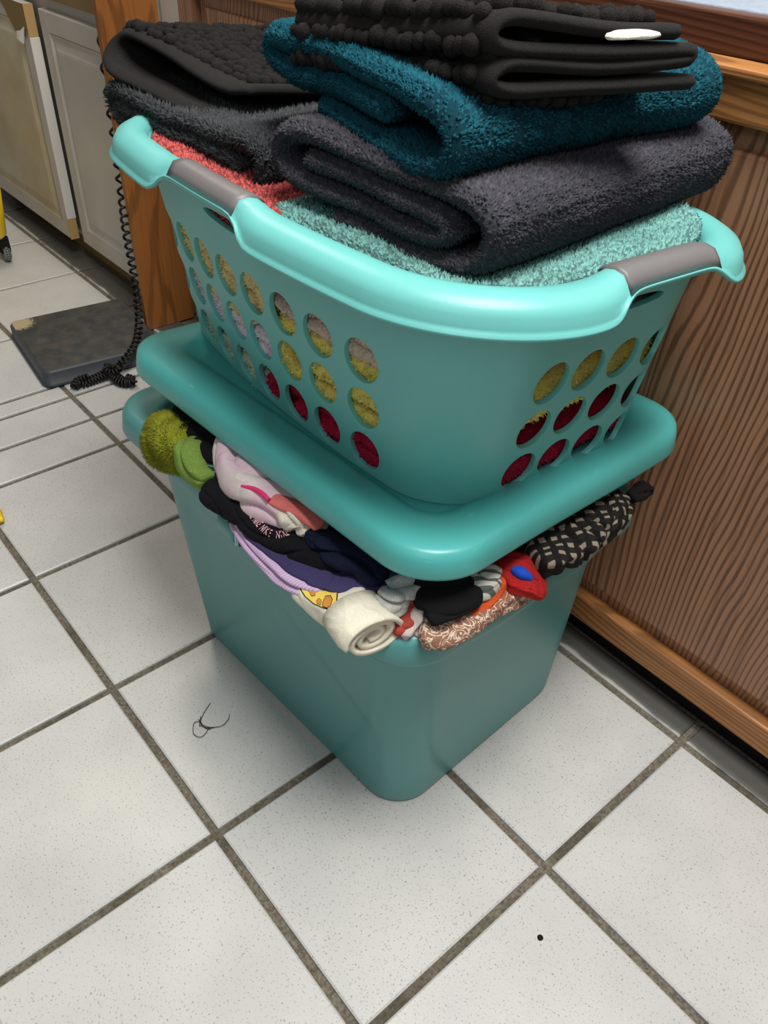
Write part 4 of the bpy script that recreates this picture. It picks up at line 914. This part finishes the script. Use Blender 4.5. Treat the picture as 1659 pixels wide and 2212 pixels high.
cloth('checked_fleece', 'black and cream checked fleece along the right side under the lid', 'fleece', [(2.5563, 1.1056, 1.3500)+(0.05, 0.06), (2.5629, 1.1961, 1.3600)+(0.085, 0.07), (2.5570, 1.3338, 1.3600)+(0.09, 0.07), (2.5442, 1.5152, 1.3600)+(0.08, 0.06), (2.5192, 1.6944, 1.3600)+(0.05, 0.04)], (30, 28, 26), mat=stripes('fleece_check', (38, 34, 31), (150, 138, 122), 26, (0, 0, 0.5), 0.62, 5, extra=(22, (30, 27, 25))), wr=0.16, seed=76, freq=14)
cloth('black_cuff', 'black cuff sticking out from under the lid beside the oak cabinet', 'cuff', [(2.5562, 1.6596, 1.4000)+(0.03, 0.02), (2.5636, 1.7205, 1.4100)+(0.04, 0.03), (2.5683, 1.7658, 1.4100)+(0.03, 0.02)], (26, 24, 24), wr=0.12, n=40, m=24, seed=77)

# lettering and print laid onto the cloth surfaces
def bvh_of(o):
    me = o.data; return BVHTree.FromPolygons([v_.co[:] for v_ in me.vertices], [tuple(p.vertices) for p in me.polygons])
def decal(name, verts2d, faces, origin, ax1, ax2, bvh, mat, parent, lift=0.004):
    """lay a flat outline given in a plane onto the cloth below it"""
    o3 = Vector(origin)*U; a1 = Vector(ax1).normalized()*U; a2 = Vector(ax2).normalized()*U; n = a1.cross(a2).normalized()
    V = []
    for x, y in verts2d:
        p = o3+a1*x+a2*y; hit = bvh.ray_cast(p+n*0.08*U*4, -n)
        q = hit[0]+n*lift*U if hit[0] is not None else p
        V.append(q)
    me = bpy.data.meshes.new(name); me.from_pydata([tuple(v_) for v_ in V], [], faces); me.update(); me.materials.append(mat)
    ob = bpy.data.objects.new(name, me); col.objects.link(ob); ob.parent = parent; return ob
def text_mesh(body, size):
    cu = bpy.data.curves.new('t', 'FONT'); cu.body = body; cu.size = size; cu.align_x = 'CENTER'; cu.align_y = 'CENTER'; cu.offset = size*0.012
    to = bpy.data.objects.new('t', cu); col.objects.link(to); dg = bpy.context.evaluated_depsgraph_get(); me = bpy.data.meshes.new_from_object(to.evaluated_get(dg))
    V = [(v_.co.x, v_.co.y) for v_ in me.vertices]; F = [tuple(p.vertices) for p in me.polygons]
    bpy.data.objects.remove(to); bpy.data.curves.remove(cu); bpy.data.meshes.remove(me); return V, F
bvh = bvh_of(bsb); pm_ = newmat('pink_print', (236, 176, 190), 0.7, 0.2)
wp_ = [(1.7260, 0.4665, 1.3800), (1.7598, 0.4583, 1.3750), (1.8111, 0.4565, 1.3700), (1.8508, 0.4620, 1.3650), (1.8719, 0.4819, 1.3600), (1.8829, 0.5172, 1.3600)]
letters = 'NIKE'
C_ = smooth_path(wp_, 200); sg = np.r_[0, np.cumsum(np.linalg.norm(np.diff(C_, axis=0), axis=1))]
words = 4; per = sg[-1]/words; mout = None
camdir = Vector((0.55, -0.45, 0.70)).normalized()
for w_i in range(words):
    for k, ch in enumerate(letters):
        l = per*(w_i+0.16+0.19*k); i = int(np.interp(l, sg, np.arange(200))); p = C_[i]; t = Vector(C_[min(i+3, 199)]-C_[max(i-3, 0)]).normalized()
        n = camdir; a2 = n.cross(t).normalized()
        Vt, Ft = text_mesh(ch, 0.038); Vt = [(x*0.52, y*1.05) for x, y in Vt]
        decal('letter', Vt, Ft, p, t, a2, bvh, pm_, bs)
bvh = bvh_of(csb)
def blob(name, pts, mat, lift, par):
    # triangulated and subdivided polygon in a plane, then laid on the cloth
    P = [Vector(q) for q in pts]; c = sum(P, Vector())/len(P); n = camdir; a1 = n.orthogonal().normalized(); a2 = n.cross(a1)
    bm = bmesh.new(); vs = [bm.verts.new(((q-c).dot(a1), (q-c).dot(a2), 0)) for q in P]; bm.faces.new(vs)
    bmesh.ops.triangulate(bm, faces=bm.faces); bmesh.ops.subdivide_edges(bm, edges=bm.edges, cuts=3, use_grid_fill=True); bmesh.ops.triangulate(bm, faces=bm.faces)
    V = [(v_.co.x, v_.co.y) for v_ in bm.verts]; bm.verts.index_update(); F = [tuple(v_.index for v_ in f.verts) for f in bm.faces]; bm.free()
    return decal(name, V, F, c, a1, a2, bvh, mat, par, lift)
def ell(cx, cy, rx, ry, z, rot=0, n=16):
    return [(cx+rx*math.cos(t)*math.cos(rot)-ry*math.sin(t)*math.sin(rot), cy+rx*math.cos(t)*math.sin(rot)+ry*math.sin(t)*math.cos(rot)) for t in np.arange(n)*2*math.pi/n]
ye = newmat('print_yellow', (236, 206, 96), 0.8, 0.1); og = newmat('print_orange', (206, 140, 66), 0.8, 0.1); blk = newmat('print_outline', (40, 30, 24), 0.8, 0.1)
W0 = [(2.1074, 0.4092, 1.3200), (2.1084, 0.4402, 1.3200), (2.1381, 0.4783, 1.3200), (2.1909, 0.5070, 1.3300), (2.2325, 0.4729, 1.3300), (2.2625, 0.4419, 1.3200), (2.2256, 0.4246, 1.3100), (2.1884, 0.4090, 1.3100), (2.1439, 0.4062, 1.3100)]
cW = sum((Vector(q) for q in W0), Vector())/len(W0)
blob('print_outline', [tuple(cW+(Vector(q)-cW)*1.07) for q in W0], blk, 0.004, cs)
blob('print_patch', W0, ye, 0.006, cs)
O1 = [(2.2105, 0.4321, 1.3200), (2.1951, 0.4555, 1.3200), (2.2032, 0.4694, 1.3200), (2.2212, 0.4636, 1.3200), (2.2400, 0.4413, 1.3200), (2.2392, 0.4262, 1.3200), (2.2263, 0.4203, 1.3200)]
O2 = [(2.1418, 0.4237, 1.3200), (2.1331, 0.4420, 1.3200), (2.1473, 0.4455, 1.3200), (2.1681, 0.4282, 1.3200), (2.1630, 0.4181, 1.3200)]
O3 = [(2.1934, 0.4173, 1.3200), (2.1866, 0.4302, 1.3200), (2.1996, 0.4324, 1.3200), (2.2162, 0.4180, 1.3200), (2.2059, 0.4120, 1.3200)]
for Oi in (O1, O2, O3):
    c_ = sum((Vector(q) for q in Oi), Vector())/len(Oi)
    blob('print_spot_line', [tuple(c_+(Vector(q)-c_)*1.13) for q in Oi], blk, 0.0075, cs)
    blob('print_spot', Oi, og, 0.009, cs)
